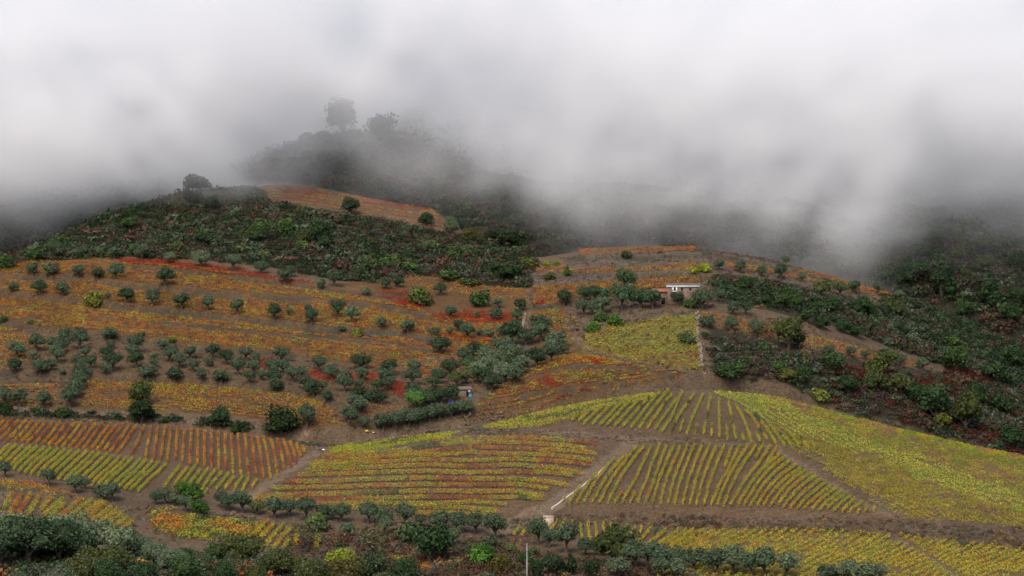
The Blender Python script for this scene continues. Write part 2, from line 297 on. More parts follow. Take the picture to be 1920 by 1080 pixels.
vc.inputs['Min'].default_value = (vx0, vy0, vz0); vc.inputs['Max'].default_value = (vx1, vy1, vz1)
vc.inputs['Resolution X'].default_value = NX; vc.inputs['Resolution Y'].default_value = NY; vc.inputs['Resolution Z'].default_value = NZ
ps = N.new('GeometryNodeInputPosition'); sp = N.new('ShaderNodeSeparateXYZ'); g.links.new(ps.outputs[0], sp.inputs[0])
def vox(out, lo, hi, n):
    m = N.new('ShaderNodeMapRange'); m.inputs['From Min'].default_value = lo; m.inputs['From Max'].default_value = hi; m.inputs['To Max'].default_value = n - 1
    g.links.new(out, m.inputs['Value']); r = N.new('ShaderNodeMath'); r.operation = 'ROUND'; g.links.new(m.outputs[0], r.inputs[0]); return r.outputs[0]
ix, iy, iz = vox(sp.outputs[0], vx0, vx1, NX), vox(sp.outputs[1], vy0, vy1, NY), vox(sp.outputs[2], vz0, vz1, NZ)
def madd(a, k, c):
    m = N.new('ShaderNodeMath'); m.operation = 'MULTIPLY_ADD'; g.links.new(a, m.inputs[0]); m.inputs[1].default_value = k; g.links.new(c, m.inputs[2]); return m.outputs[0]
lin = madd(iz, NY, iy); lin = madd(lin, NX, ix)
si = N.new('GeometryNodeSampleIndex'); si.data_type = 'FLOAT'; si.clamp = True
na = N.new('GeometryNodeInputNamedAttribute'); na.data_type = 'FLOAT'; na.inputs['Name'].default_value = 'dens'
g.links.new(gi.outputs[0], si.inputs['Geometry']); g.links.new(na.outputs[0], si.inputs['Value'])
g.links.new(lin, si.inputs['Index']); g.links.new(si.outputs[0], vc.inputs['Density'])
g.links.new(vc.outputs[0], sm.inputs[0]); g.links.new(sm.outputs[0], go.inputs[0])
md = cloud.modifiers.new('voxels', 'NODES'); md.node_group = g
# ------------------------------------------------------------------ leaves: small folded faces gathered into clumps
def leaf_nodes(n, b):
    n.nodes.clear(); o = n.nodes.new('ShaderNodeOutputMaterial'); a = n.nodes.new('ShaderNodeAttribute'); a.attribute_name = 'col'
    oi = n.nodes.new('ShaderNodeObjectInfo'); mx = n.nodes.new('ShaderNodeVectorMath'); mx.operation = 'MULTIPLY'
    n.links.new(a.outputs['Color'], mx.inputs[0]); n.links.new(oi.outputs['Color'], mx.inputs[1])
    d = n.nodes.new('ShaderNodeBsdfDiffuse'); n.links.new(mx.outputs[0], d.inputs['Color'])
    t = n.nodes.new('ShaderNodeBsdfTranslucent'); n.links.new(mx.outputs[0], t.inputs['Color'])
    ms = n.nodes.new('ShaderNodeMixShader'); ms.inputs[0].default_value = 0.18
    n.links.new(d.outputs[0], ms.inputs[1]); n.links.new(t.outputs[0], ms.inputs[2]); n.links.new(ms.outputs[0], o.inputs['Surface'])
M_LEAF = bpy.data.materials.new('leaves'); M_LEAF.use_nodes = True; leaf_nodes(M_LEAF.node_tree, None)
def plain(name, c, rough=0.9, scale=3.0, amt=0.35):
    def b_(n, b):
        tc = n.nodes.new('ShaderNodeTexCoord'); no = n.nodes.new('ShaderNodeTexNoise'); no.inputs['Scale'].default_value = scale; no.inputs['Detail'].default_value = 4
        n.links.new(tc.outputs['Object'], no.inputs['Vector']); r = n.nodes.new('ShaderNodeValToRGB')
        r.color_ramp.elements[0].position = 0.3; r.color_ramp.elements[1].position = 0.7
        r.color_ramp.elements[0].color = (*[x * (1 - amt) for x in c], 1); r.color_ramp.elements[1].color = (*[min(1, x * (1 + amt)) for x in c], 1)
        n.links.new(no.outputs['Fac'], r.inputs[0]); n.links.new(r.outputs[0], b.inputs['Base Color']); b.inputs['Roughness'].default_value = rough
    return mat(name, b_)
M_BARK = plain('bark', (0.085, 0.066, 0.052))
def unit(v): return v / np.maximum(np.linalg.norm(v, axis=1), 1e-6)[:, None]
def cards(P, Nn, S, r=rng):
    """one four-sided leaf spray per point, facing roughly Nn"""
    n = unit(Nn); t = unit(np.cross(n, r.normal(size=P.shape))); b = np.cross(n, t); S = np.asarray(S)[:, None]
    k = r.uniform(0.55, 1.0, (len(P), 1))
    V = np.stack([P - t * S * 0.5, P + b * S * 0.5 * k + n * S * 0.12, P + t * S * 0.5, P - b * S * 0.5 * k - n * S * 0.06], 1)
    return V.reshape(-1, 3)
class Bag:
    def __init__(s): s.V = []; s.c = []; s.n = 0
    def add(s, V, c): s.V.append(V.astype(np.float32)); s.c.append(np.repeat(np.asarray(c, np.float32), len(V) // len(c), 0))
    def build(s, name, m=None, parent=None):
        V = np.concatenate(s.V); return mesh_from(name, V, np.arange(len(V)).reshape(-1, 4), m or M_LEAF, np.concatenate(s.c), parent)
P_ = {k: np.array(v) for k, v in dict(YEL=(0.38,0.29,0.035), YG=(0.28,0.29,0.035), GRN=(0.075,0.110,0.032), ORG=(0.40,0.145,0.028), RUST=(0.27,0.085,0.035), RED=(0.31,0.026,0.014), TAN=(0.27,0.165,0.07), BRN=(0.13,0.078,0.05), GOLD=(0.38,0.23,0.025),
      DG=(0.026,0.042,0.022), MG=(0.050,0.070,0.033), OL=(0.075,0.104,0.058), BR=(0.085,0.05,0.035), PU=(0.065,0.040,0.036), GG=(0.085,0.095,0.065), LG=(0.12,0.17,0.045), RB=(0.085,0.030,0.020)).items()}
def pick(names, w, n, r=rng):
    A = np.array([P_[k] for k in names]); w = np.array(w, float); return A[r.choice(len(names), n, p=w / w.sum())]
def tag(o, label=None, cat=None, group=None, kind=None):
    if label: o['label'] = label
    if cat: o['category'] = cat
    if group: o['group'] = group
    if kind: o['kind'] = kind
    return o
# ---- shrubs baked as one mass per hillside
def shrub_template(k, seed):
    r = np.random.default_rng(seed); d = unit(r.normal(size=(k, 3))); d[:, 2] = np.abs(d[:, 2]) * 0.95 - 0.12
    lob = r.normal(size=(4, 3)) * 0.35; P = d * r.uniform(0.72, 1.05, (k, 1)) + lob[r.integers(0, 4, k)] * [1, 1, 0.5]
    P[:, 2] = P[:, 2] * 0.85 + 0.25; N = d + r.normal(size=(k, 3)) * 0.45
    return P, N, r.uniform(0.32, 0.6, k)
TPL = [shrub_template(44, 100 + i) for i in range(10)]; TPL_F = [shrub_template(26, 140 + i) for i in range(8)]
def shrub_mass(name, pts, rad, colr, kind='stuff', tpl=TPL):
    bag = Bag(); n = len(pts); ti = rng.integers(0, len(tpl), n)
    for k in range(len(tpl)):
        m = np.nonzero(ti == k)[0]
        if not len(m): continue
        P, N, S = tpl[k]; a = rng.uniform(0, 6.28, len(m)); ca, sa = np.cos(a), np.sin(a)
        def rot(Q): return np.stack([ca[:, None] * Q[None, :, 0] - sa[:, None] * Q[None, :, 1], sa[:, None] * Q[None, :, 0] + ca[:, None] * Q[None, :, 1], np.broadcast_to(Q[None, :, 2], (len(m), len(Q)))], -1)
        h = rng.uniform(0.8, 1.25, (len(m), 1, 1)); R = rot(P) * rad[m][:, None, None]; R[..., 2:] *= h
        Q = (pts[m][:, None, :] + R).reshape(-1, 3); NN = rot(N).reshape(-1, 3)
        c = np.repeat(colr[m], len(P), 0) * rng.uniform(0.75, 1.25, (len(Q), 1))
        bag.add(cards(Q, NN, (rad[m][:, None] * S[None]).ravel()), c)
    o = bag.build(name); tag(o, kind=kind); return o
def scatter(poly, layer, dens, xb, yb):
    """random points of a ground area given by its outline in the photograph"""
    n = int((xb[1] - xb[0]) * (yb[1] - yb[0]) * dens); x = rng.uniform(*xb, n); y = rng.uniform(*yb, n); z = H(x, y); px, py = project(x, y, z)
    jx = (fbm(x / 5, y / 5, 191, 3) - 0.5) * (24 if layer == 1 else 44); jy = (fbm(x / 5, y / 5, 192, 3) - 0.5) * (10 if layer == 1 else 26)
    m = (layer_at(x, y) == layer) & (inpoly(poly, px + jx, py + jy) if poly is not None else (px > -220) & (px < 2130))
    return np.stack([x, y, z], 1)[m], px[m], py[m]
# ---- vines planted in rows over a whole plot
def plot(name, label, layer, poly, dirpx, space, step, names, w, h=0.75, r_=0.30, k=10, gap=0.15, size=0.30, patch=None, streak=0.0):
    ring = cast([p[0] for p in poly], [p[1] for p in poly]); q = cast([dirpx[0][0], dirpx[1][0]], [dirpx[0][1], dirpx[1][1]])
    d = (q[1] - q[0])[:2]; d /= np.linalg.norm(d); e = np.array([-d[1], d[0]])
    U = ring[:, :2] @ d; Vv = ring[:, :2] @ e; R = np.arange(Vv.min() - 45, Vv.max() + 45, space); T = np.arange(U.min() - 45, U.max() + 45, step)
    rr, tt = np.meshgrid(R, T, indexing='ij'); ri = np.broadcast_to(np.arange(len(R))[:, None], rr.shape)
    tt = tt + rng.uniform(-0.3, 0.3, tt.shape) * step; rr = rr + rng.normal(size=rr.shape) * 0.12 + (fbm(tt / 22, rr / 22, 71, 2) - 0.5) * 3
    x = (tt * d[0] + rr * e[0]).ravel(); y = (tt * d[1] + rr * e[1]).ravel(); ri = ri.ravel()
    z = H(x, y); px, py = project(x, y, z); gn = fbm(tt.ravel() / 7, rr.ravel() / 3, 77, 3)
    m = inpoly(poly, px, py) & ~on_terrace(layer, px, py) & (layer_at(x, y) == layer) & (rng.random(len(x)) > gap) & (gn > 0.30 + 0.22 * gap)
    if streak: m &= (vnoise(ri * 0.37, tt.ravel() / 60, 81) > streak)
    x, y, z, px, py, gn = x[m], y[m], z[m], px[m], py[m], gn[m]; n = len(x)
    pn = fbm(x / 9, y / 9, 91, 3); c = pick(names, w, n)
    base = np.array([P_[a] for a in names]); j = np.clip(((pn - 0.25) / 0.5 * len(names)).astype(int), 0, len(names) - 1)
    use = rng.random(n) < 0.75; c = np.where(use[:, None], base[j], c)
    if patch is not None: c = patch(px, py, c)
    off = rng.normal(size=(n, k, 3)) * [r_, r_, 0]; off[..., 2] = rng.uniform(0.15, h, (n, k))
    Q = (np.stack([x, y, z], 1)[:, None] + off).reshape(-1, 3); N = rng.normal(size=Q.shape) * 0.7 + [0, -0.35, 0.75]
    cc = np.repeat(c, k, 0) * rng.uniform(0.85, 1.12, (n * k, 1)) * np.repeat(rng.uniform(0.75, 1.15, (n, 1)), k, 0); bag = Bag(); bag.add(cards(Q, N, rng.uniform(0.7, 1.3, n * k) * size), cc)
    o = bag.build(name); tag(o, label, kind='stuff'); return o
# ---- single trellised rows, one object each
def row_points(keys):
    K = cast([k[0] for k in keys], [k[1] for k in keys])
    for i in range(1, len(K)):
        if abs(K[i, 1] - K[i - 1, 1]) > 70: K[i] = K[i - 1] + [0.5, -1, 0]
    L = np.concatenate([[0], np.cumsum(np.linalg.norm(np.diff(K[:, :2], axis=0), axis=1))]); s = np.arange(0, L[-1] + 0.01, 0.42)
    return np.stack([np.interp(s, L, K[:, 0]), np.interp(s, L, K[:, 1])], 1), s
M_POST = plain('vine post', (0.17, 0.14, 0.12))
def box_arrays(c, sx, sy, sz, rz=0.0):
    c_, s_ = math.cos(rz), math.sin(rz); V = []
    for dz in (0, sz):
        for a, b in ((-1, -1), (1, -1), (1, 1), (-1, 1)):
            x, y = a * sx / 2, b * sy / 2; V.append((c[0] + x * c_ - y * s_, c[1] + x * s_ + y * c_, c[2] + dz))
    return V, [(3, 2, 1, 0), (4, 5, 6, 7), (0, 1, 5, 4), (1, 2, 6, 5), (2, 3, 7, 6), (3, 0, 4, 7)]
def boxes(name, L, m, parent=None):
    V, Fc = [], []
    for a in L:
        v, f = box_arrays(*a); Fc += [tuple(i + len(V) for i in q) for q in f]; V += v
    return mesh_from(name, V, Fc, m, parent=parent)
def vine_row(keys, names, w, label, group, h=1.2, k=16, seed=0, wid=0.15, size=0.23, gapn=0.10):
    r = np.random.default_rng(seed); P, s = row_points(keys); n = len(P); z = H(P[:, 0], P[:, 1]); g = vnoise(s / 2.6, s * 0 + seed * 3.7, 5); g2 = fbm(s / 11, s * 0 + seed * 1.3, 6, 2)
    A = np.array([P_[a] for a in names]); w = np.array(w, float); cum = np.cumsum(w / w.sum())
    j = np.clip(np.searchsorted(cum, np.clip((g2 - 0.22) / 0.56, 0, 0.999)), 0, len(names) - 1); c = A[j]
    rnd = r.random(n) < 0.15; c = np.where(rnd[:, None], A[r.choice(len(names), n, p=w / w.sum())], c)
    keep = (g > gapn); P, z, c, n = P[keep], z[keep], c[keep], keep.sum()
    if n < 2: return
    off = r.normal(size=(n, k, 3)) * [wid, wid, 0]; off[..., 2] = r.uniform(0.3, h, (n, k)) + r.normal(size=(n, 1)) * 0.07
    Q = (np.stack([P[:, 0], P[:, 1], z], 1)[:, None] + off); o0 = np.array([*row_points(keys)[0][0], 0]); o0[2] = H(o0[0], o0[1])
    Q = Q.reshape(-1, 3) - o0; N = r.normal(size=Q.shape) * 0.6 + [0, -0.5, 0.6]
    bag = Bag(); bag.add(cards(Q, N, r.uniform(0.7, 1.35, n * k) * size, r), np.repeat(c, k, 0) * r.uniform(0.85, 1.12, (n * k, 1)))
    root = bpy.data.objects.new('vine_row', None); C.collection.objects.link(root); root.location = o0; root.empty_display_size = 0.5
    tag(root, label, 'vine row', group); bag.build('foliage', parent=root)
    step = max(1, int(5.2 / 0.42)); pp = row_points(keys)[0][::step]; pz = H(pp[:, 0], pp[:, 1])
    V, Fc = [], []
    for a, b in zip(pp, pz):
        v, f = box_arrays((a[0] - o0[0], a[1] - o0[1], b - o0[2] - 0.1), 0.09, 0.09, 1.5); o = len(V); Fc += [tuple(i + o for i in q) for q in f]; V += v
        if o: Fc += [(o - 4, o - 3, o + 5, o + 4)]                    # the wire carries on from post to post
    mesh_from('trellis', V, Fc, M_POST, parent=root)
ORD = 'first second third fourth fifth sixth seventh eighth ninth tenth eleventh twelfth thirteenth fourteenth fifteenth sixteenth seventeenth eighteenth nineteenth twentieth'.split()
TEN = {20: 'twenty', 30: 'thirty', 40: 'forty', 50: 'fifty'}
def ordn(i):
    i += 1
    if i <= 20: return ORD[i - 1]
    t, u = i // 10 * 10, i % 10
    return (TEN[t][:-1] + 'ieth') if u == 0 else TEN[t] + '-' + ORD[u - 1]
def rows(L, org, sc, names, w, phrase, ref, group, seed, **kw):
    for i, ks in enumerate(L):
        n2, w2 = names, w
        vine_row([(org[0] + a / sc, org[1] + b / sc) for a, b in ks], n2, w2, f'{phrase}, {ordn(i)} {ref}', group, seed=seed + i, **kw)
# ------------------------------------------------------------------ trellised rows, read off the photograph (x6 enlargements)
MAIN = [[(170,700),(145,765)],[(350,570),(225,765)],[(540,420),(310,760)],[(730,260),(395,755)],[(850,220),(485,760)],[(980,130),(570,760)],[(1070,120),(660,765)],[(815,640),(740,765)],
 [(1150,120),(990,460),(825,765)],[(965,640),(910,765)],[(1240,105),(1090,520),(990,770)],[(1315,120),(1165,570),(1080,775)],[(1400,115),(1165,770)],[(1480,105),(1250,775)],[(1555,110),(1335,780)],
 [(1630,115),(1410,790)],[(1715,120),(1500,780)],[(1800,105),(1580,795)],[(1875,120),(1655,800)]] + [[(a + 1800, b) for a, b in L] for L in
 [[(165,120),(-60,790)],[(245,140),(175,360)],[(340,120),(200,420),(20,790)],[(430,110),(90,790)],[(520,110),(165,800)],[(600,110),(515,260)],[(680,120),(540,340),(240,800)],[(760,130),(650,300)],
 [(800,200),(320,800)],[(850,240),(390,800)],[(905,290),(465,800)],[(975,330),(535,800)],[(1030,375),(610,795)],[(1085,400),(690,800)],[(1140,435),(765,805)],[(1200,465),(840,810)],[(1255,500),(910,825)],
 [(1320,530),(990,825)],[(1380,565),(1070,830)],[(1430,590),(1155,840)],[(1490,630),(1235,850)],[(1540,655),(1325,830)],[(1590,685),(1400,855)],[(1640,715),(1490,870)],[(1720,755),(1580,865)],[(1690,830),(1670,885)],[(1785,780),(1750,870)],[(1855,820),(1850,875)]]]
rows(MAIN, (1030, 820), 6, ['YG','YEL','YEL','YG','GOLD'], [3,4,3,1.6,1.4], 'straight yellow vine row', 'from the concrete channel on the main knoll plot', 'trellised vine rows on the main knoll plot', 1000)
KNOLL = [[(440,345),(310,430)],[(535,310),(390,440)],[(655,275),(450,475)],[(780,245),(545,475)],[(880,235),(630,485)],[(980,205),(705,490)],[(1080,190),(795,500)],[(1180,175),(890,500)],[(1300,125),(975,520)],
 [(1400,100),(1155,400),(1070,520)],[(1440,140),(1190,480),(1160,520)],[(1490,195),(1250,535)],[(1560,110),(1440,400),(1325,565)],[(1690,130),(1490,430),(1420,580)],[(1565,440),(1525,565)],[(1785,150),(1660,430),(1605,585)],
 [(1725,470),(1700,590)],[(1880,140),(1840,350),(1795,595)]] + [[(a + 1680, b) for a, b in L] for L in
 [[(210,480),(205,605)],[(290,185),(295,620)],[(380,485),(380,650)],[(395,225),(480,640)],[(545,565),(570,660)],[(480,260),(600,500),(660,690)],[(710,575),(765,700)],[(590,330),(700,450),(830,650)],[(690,360),(810,500),(935,695)],
 [(820,430),(900,530),(1030,715)],[(975,590),(1050,640),(1110,715)],[(1050,540),(1110,610),(1190,705)],[(1210,630),(1280,740)],[(1340,690),(1380,750)]]]
rows(KNOLL, (1020, 720), 6, ['YG','YG','YEL','GRN'], [4,3,3,1.0], 'yellow-green vine row fanning over the knoll top', 'from its left end', 'vine rows fanning over the knoll top', 2000)
tops = [60,140,215,295,370,455,525,605,680,765,850,915,1000,1080,1160,1245,1315,1390,1470,1540,1625]; bots = [-160,-80,0,80,165,240,310,400,470,545,620,700,775,860,935,1020,1090,1165,1240,1320,1480]
ORAN = []
for a, b in zip(tops, bots):
    t, u = (a, 125 + 0.043 * a), (b, 350 + 0.11 * max(b, 0))
    if u[0] < -10: k = (t[0] + 10) / (t[0] - u[0]); u = (-10, t[1] + (u[1] - t[1]) * k)
    ORAN.append([t, u])
ORAN += [[(1700,200),(1640,540)]] + [[(a + 1680, y0), (b + 1680, y1)] for a, y0, b, y1 in
 [(100,203,45,570),(178,206,130,565),(250,210,205,590),(325,215,295,570),(400,225,375,590),(475,232,455,630),(550,240,540,630),(622,248,620,640),(700,255,700,650),(775,262,785,690),(850,275,860,670),(920,285,945,730),(995,292,1030,740),
  (1075,300,1115,760),(1145,310,1200,760),(1215,318,1285,780),(1285,325,1365,790),(1365,340,1445,760),(1440,355,1515,680),(1510,365,1590,650),(1585,380,1650,600),(1655,400,1700,540),(1730,435,1740,480)]]
rows(ORAN, (0, 770), 6, ['RUST','RED','RUST','ORG','GOLD','RUST','YEL','ORG'], [.6,.5,1.6,2.2,2.6,1.6,1.2,1.4], 'slim orange-red vine row below the hedge', 'from the left', 'orange trellised rows below the hedge', 3000)
bx = [-2000, 0, 200, 450, 750, 1040, 1250, 1400, 1650, 1900]; by = [590, 600, 715, 750, 805, 855, 872, 900, 945, 950]; YELR = []
for a, y in [(100,410),(180,410),(260,420),(340,430),(420,425),(495,440),(570,445),(645,450),(730,460),(810,465),(890,475),(975,480),(1055,490),(1120,500),(1200,515),(1270,535),(1350,545),(1415,560),(1495,555),(1575,575),(1650,580),(1720,595),(1790,600),(1870,620)]:
    t = 0
    while y + t * 0.97 < np.interp(a - t, bx, by) and a - t > -5: t += 5
    YELR.append([(a, y), (a - t, y + t * 0.97)])
YELR += [[(a + 1680, c), (b + 1680, d)] for a, c, b, d in [(350,640,165,880),(425,670,260,880),(520,640,340,890),(575,700,405,905),(660,680,500,900),(740,695,575,930),(815,720,630,940),(890,735,755,910),(955,770,850,910),(1050,760,950,920),(1130,770,1040,930),(1215,795,1155,890)]]
rows(YELR, (0, 770), 6, ['YG','YG','YEL','YEL'], [4,3,3,2], 'slanting yellow-green vine row under the orange rows', 'from the left', 'slanting yellow-green rows under the orange rows', 4000)
BLR = [[(145,170),(25,390)],[(240,185),(105,430)],[(345,190),(210,420)],[(445,205),(330,410)],[(580,215),(460,370)],[(710,240),(480,440)],[(720,295),(560,450)],[(910,250),(615,490)],[(1025,260),(720,490)],[(1145,265),(830,490)],[(1190,290),(920,510)],
 [(1250,340),(985,540)],[(1310,375),(1050,580)],[(1370,410),(1160,570)],[(1430,455),(1240,600)],[(1490,490),(1330,640)]]
rows(BLR, (0, 900), 6, ['YG','YEL','GOLD','ORG','RUST'], [2.5,3,2,1.8,.6], 'bushy yellow and orange vine row behind the foreground olives', 'from the left', 'bushy vine rows behind the foreground olives', 5000, wid=0.32, h=1.5, k=18)
BL2 = [[(1320,490),(1150,660)],[(1395,520),(1235,700)],[(1500,530),(1300,770)],[(1600,560),(1385,800)],[(1680,580),(1640,750)],[(1570,700),(1530,780)],[(1890,640),(1880,780)]]
rows(BL2, (280, 900), 6, ['YG','YEL','GOLD','ORG'], [3,3,2,1.5], 'short yellow vine row below the stone bank', 'from the left', 'short vine rows below the stone bank', 5200, wid=0.3)
LRR = [[(440,550),(380,640)],[(570,515),(470,640)],[(675,475),(620,560)],[(770,480),(700,570)],[(860,485),(770,620)],[(950,480),(870,600),(795,690)],[(1040,485),(1010,630)],[(1130,490),(1145,680)],[(1215,505),(1240,700)],[(1300,510),(1325,730)],
 [(1385,515),(1420,740)],[(1475,530),(1475,620)],[(1560,535),(1525,730)],[(1640,540),(1640,600)],[(1745,550),(1635,740)],[(1820,560),(1800,620)],[(1920,570),(1760,740)],[(2005,560),(1950,620)],[(2090,590),(1860,760)],[(2240,580),(1910,800)],[(2320,590),(2050,770)],
 [(2400,590),(2130,780)],[(2480,605),(2260,770)]]
rows(LRR, (900, 900), 6, ['YEL','YG','YEL','GRN'], [4,4,3,.4], 'bright yellow vine row below the grassy bank', 'from the stone tank', 'bright yellow rows below the grassy bank', 6000)
CUR = [[(1920,215),(2420,200),(2920,190),(3420,215),(3820,260)],[(770,375),(1300,365),(1700,330),(2020,268),(2420,245),(2920,245),(3420,275),(3720,325)],[(720,415),(1200,420),(1600,385),(1920,350),(2420,300),(2920,310),(3420,335),(3820,375)],[(660,465),(950,470),(1200,440),(1920,385),(2420,360),(3020,375),(3420,400),(3800,460)],
 [(620,505),(900,505),(1100,480),(1500,462),(1920,438),(2920,430),(3420,460),(3750,500)],[(560,560),(900,540),(1500,520),(1920,500),(2920,500),(3420,545),(3680,600)],[(440,620),(900,600),(1920,572),(2920,575),(3420,600),(3570,625)],
 [(300,685),(600,690),(1200,668),(1920,648),(2920,655),(3220,680),(3520,740)],[(170,755),(700,755),(1920,722),(2920,720),(3290,770)],[(20,835),(700,830),(1920,792),(2920,800),(3220,850)],[(-60,890),(500,880),(1300,872),(1920,862),(2920,862),(3240,880)],
 [(700,935),(1300,925),(2420,915),(2820,940)],[(1100,985),(1920,965),(2520,1000),(2770,1030)],[(1800,1040),(2320,1050),(2720,1060)]]
CUR = [[(a, b + 22) for a, b in L] for L in CUR]
rows(CUR, (480, 790), 6, ['GRN','YG','YEL','GOLD','YG','GOLD','ORG','RUST'], [.5,2,1.8,2,1.4,1.6,.9,.35], 'long curving yellow and rust vine row', 'down the rounded central plot', 'curving rows of the rounded central plot', 7000, h=1.35, k=18, wid=0.24, size=0.27, gapn=0.10)
# ------------------------------------------------------------------ plots whose vines run together
FALL = ['GOLD','ORG','RUST','GOLD','ORG','BRN','ORG','YG','RUST','YEL','GOLD']; FW = [2.6,3.2,1.8,1.0,2,1.6,2.0,.8,1.2,1,.8]
def p_left(px, py, c):
    g = fbm(px / 60, py / 18, 120, 3)[:, None]; s = np.where(g < 0.42, 0.75, 1.0); return c * s
D_L = ((60, 560), (420, 600))
plot('hillside_vines', 'orange and yellow autumn vines covering the broad left slope', 1, [(0,499),(60,490),(220,492),(400,505),(600,545),(690,560),(790,580),(800,665),(700,690),(560,668),(400,652),(240,628),(60,622),(0,622)], D_L, 2.0, 0.5, FALL, FW, gap=0.06, streak=0.06, patch=p_left)
plot('hillside_vines', 'orange vines between olives at the gully end of the left slope', 1, [(790,580),(900,600),(975,612),(940,660),(880,690),(800,712),(700,692),(800,665)], D_L, 2.0, 0.5, FALL, FW, gap=0.12, streak=0.06)
plot('hillside_vines', 'orange vines at the left edge above the olive orchard', 1, [(-20,620),(110,632),(60,665),(20,700),(-20,700)], D_L, 2.0, 0.5, FALL, FW, gap=0.12)
plot('hillside_vines', 'pale orange vines in the strip under the dark brush', 1, [(748,514),(850,522),(990,544),(995,566),(900,560),(830,548),(770,538)], ((760,525),(980,555)), 1.7, 0.95, ['ORG','TAN','ORG','GOLD','RUST'], [3,3,2,1,1], gap=0.06)
REDS_ = (['RED','RED','RED','RUST'], [4,3,1,1.2])
for lab, poly in [('red vines in the thin strip below the dark brush', [(220,485),(330,490),(430,503),(520,520),(595,530),(590,543),(500,530),(400,514),(300,501),(225,494)]),
                  ('red vines on the upper terrace between olives by the gully', [(805,590),(880,583),(960,588),(965,600),(950,611),(880,606),(820,600)]),
                  ('red vines on the small terrace under the willow-like bush', [(700,545),(760,548),(800,570),(780,585),(740,570)]),
                  ('red vines in the narrow strip by the gully olives', [(832,626),(900,632),(945,632),(948,645),(880,642),(835,636)]),
                  ('small red vine patch inside the olive orchard', [(484,668),(522,674),(520,692),(488,694)]),
                  ('large blood-red vine patch low in the olive orchard', [(560,700),(600,694),(700,702),(762,722),(790,745),(768,757),(690,738),(640,722),(570,716)])]:
    plot('red_vines', lab, 1, poly, D_L, 1.2, 0.6, *REDS_, gap=0.02, k=9)
plot('hillside_vines', 'golden vines in the strip above the hedge', 1, [(165,714),(240,714),(380,722),(500,732),(600,750),(650,800),(560,795),(400,775),(155,762)], ((170,730),(560,770)), 1.5, 0.55, ['GOLD','YEL','ORG','TAN','YG','RUST'], [3,3,3,2,1,1], gap=0.05)
plot('hillside_vines', 'golden brown vines at the left edge above the hedge', 1, [(-20,722),(115,722),(100,765),(-20,758)], ((0,740),(110,745)), 1.8, 0.5, FALL, FW, gap=0.1)
MIDP = ['ORG','TAN','ORG','GOLD','RUST','RED']; MW = [3,2,2,2,1,.5]
plot('valley_vines', 'bright orange vines between the gully and the white-banded farmhouse', 1, [(1000,538),(1120,533),(1310,515),(1312,530),(1250,540),(1150,548),(1090,548),(1060,562),(1040,575),(1000,572)], ((1010,555),(1240,535)), 1.5, 0.85, MIDP, MW, gap=0.04)
plot('valley_vines', 'thin orange vine strip behind the farmhouse', 1, [(1060,506),(1180,502),(1310,494),(1310,508),(1190,512),(1062,515)], ((1070,510),(1300,500)), 1.4, 0.85, MIDP, MW, gap=0.04)
plot('valley_vines', 'small reddish vine patch by two bright green bushes', 1, [(985,505),(1060,497),(1060,511),(985,513)], ((990,508),(1050,505)), 1.4, 0.85, MIDP, MW, gap=0.04)
plot('valley_vines', 'orange vines on the crest half lost in the cloud', 1, [(1085,470),(1180,466),(1305,464),(1300,470),(1180,478),(1090,479)], ((1090,474),(1290,468)), 1.5, 0.9, ['ORG','TAN','RUST'], [2,3,1], gap=0.06)
plot('valley_vines', 'orange vine strip running down the upper right terrace', 1, [(1360,492),(1440,500),(1540,515),(1620,535),(1690,552),(1686,560),(1610,550),(1530,532),(1430,512),(1362,506)], ((1370,498),(1680,556)), 1.4, 0.85, ['ORG','ORG','GOLD','RUST'], [3,2,2,1], gap=0.04)
plot('valley_vines', 'orange vine strip running down the lower right terrace', 1, [(1312,584),(1370,592),(1430,610),(1560,640),(1740,683),(1736,692),(1600,672),(1540,655),(1440,632),(1370,620),(1318,612)], ((1320,590),(1720,688)), 1.5, 0.85, ['ORG','ORG','GOLD','RUST'], [3,2,2,1], gap=0.05)
def p_gy(px, py, c):
    t = ss(640, 690, py + 8 * np.sin(px / 40))[:, None]; return np.where(rng.random((len(px), 1)) < 0.6 * t, P_['ORG'] * 0.9, c)
plot('valley_vines', 'green-gold vines on the rounded plot beside the stone wall', 1, [(1097,627),(1140,612),(1300,590),(1308,612),(1314,694),(1230,688),(1150,670),(1092,656)], ((1100,640),(1300,630)), 1.4, 0.8, ['YG','YG','YEL','GOLD','GRN'], [4,3,2,2,.6], gap=0.05, patch=p_gy)
plot('valley_vines', 'sparse rust and olive vines in the valley above the bright knoll', 1, [(880,775),(905,750),(960,712),(1055,668),(1100,666),(1290,703),(1220,722),(1100,745),(960,785)], ((900,770),(1200,700)), 1.7, 0.45, ['ORG','GOLD','BRN','YG','RUST','GOLD','RED'], [2,2.4,1.4,2.6,1.2,1.2,.3], gap=0.02, streak=0.05)
plot('valley_vines', 'brownish vines beside the gully wall', 1, [(992,588),(1040,580),(1085,600),(1075,640),(1060,655),(1020,640),(995,620)], ((1000,600),(1070,600)), 1.6, 0.8, ['BRN','ORG','YG','TAN'], [3,2,2,1], gap=0.12)
plot('valley_vines', 'mixed rust vines around the hedge-like olive row', 1, [(640,800),(640,765),(700,745),(760,765),(880,765),(905,750),(880,790),(800,805),(700,815)], ((650,790),(870,770)), 1.6, 0.8, ['BRN','ORG','YG','TAN','RUST'], [3,2,2,1,1], gap=0.12)
TOPP = [(455,364),(520,348),(600,356),(700,376),(815,396),(835,420),(830,440),(760,425),(700,410),(600,392),(520,384)]
plot('crest_vines', 'rows of pale orange vines on the hilltop plot under the cloud', 1, TOPP, ((480,368),(820,415)), 4.4, 0.5, ['ORG','RUST','RED','ORG','GOLD'], [3,2.4,1,1,1], gap=0.10)
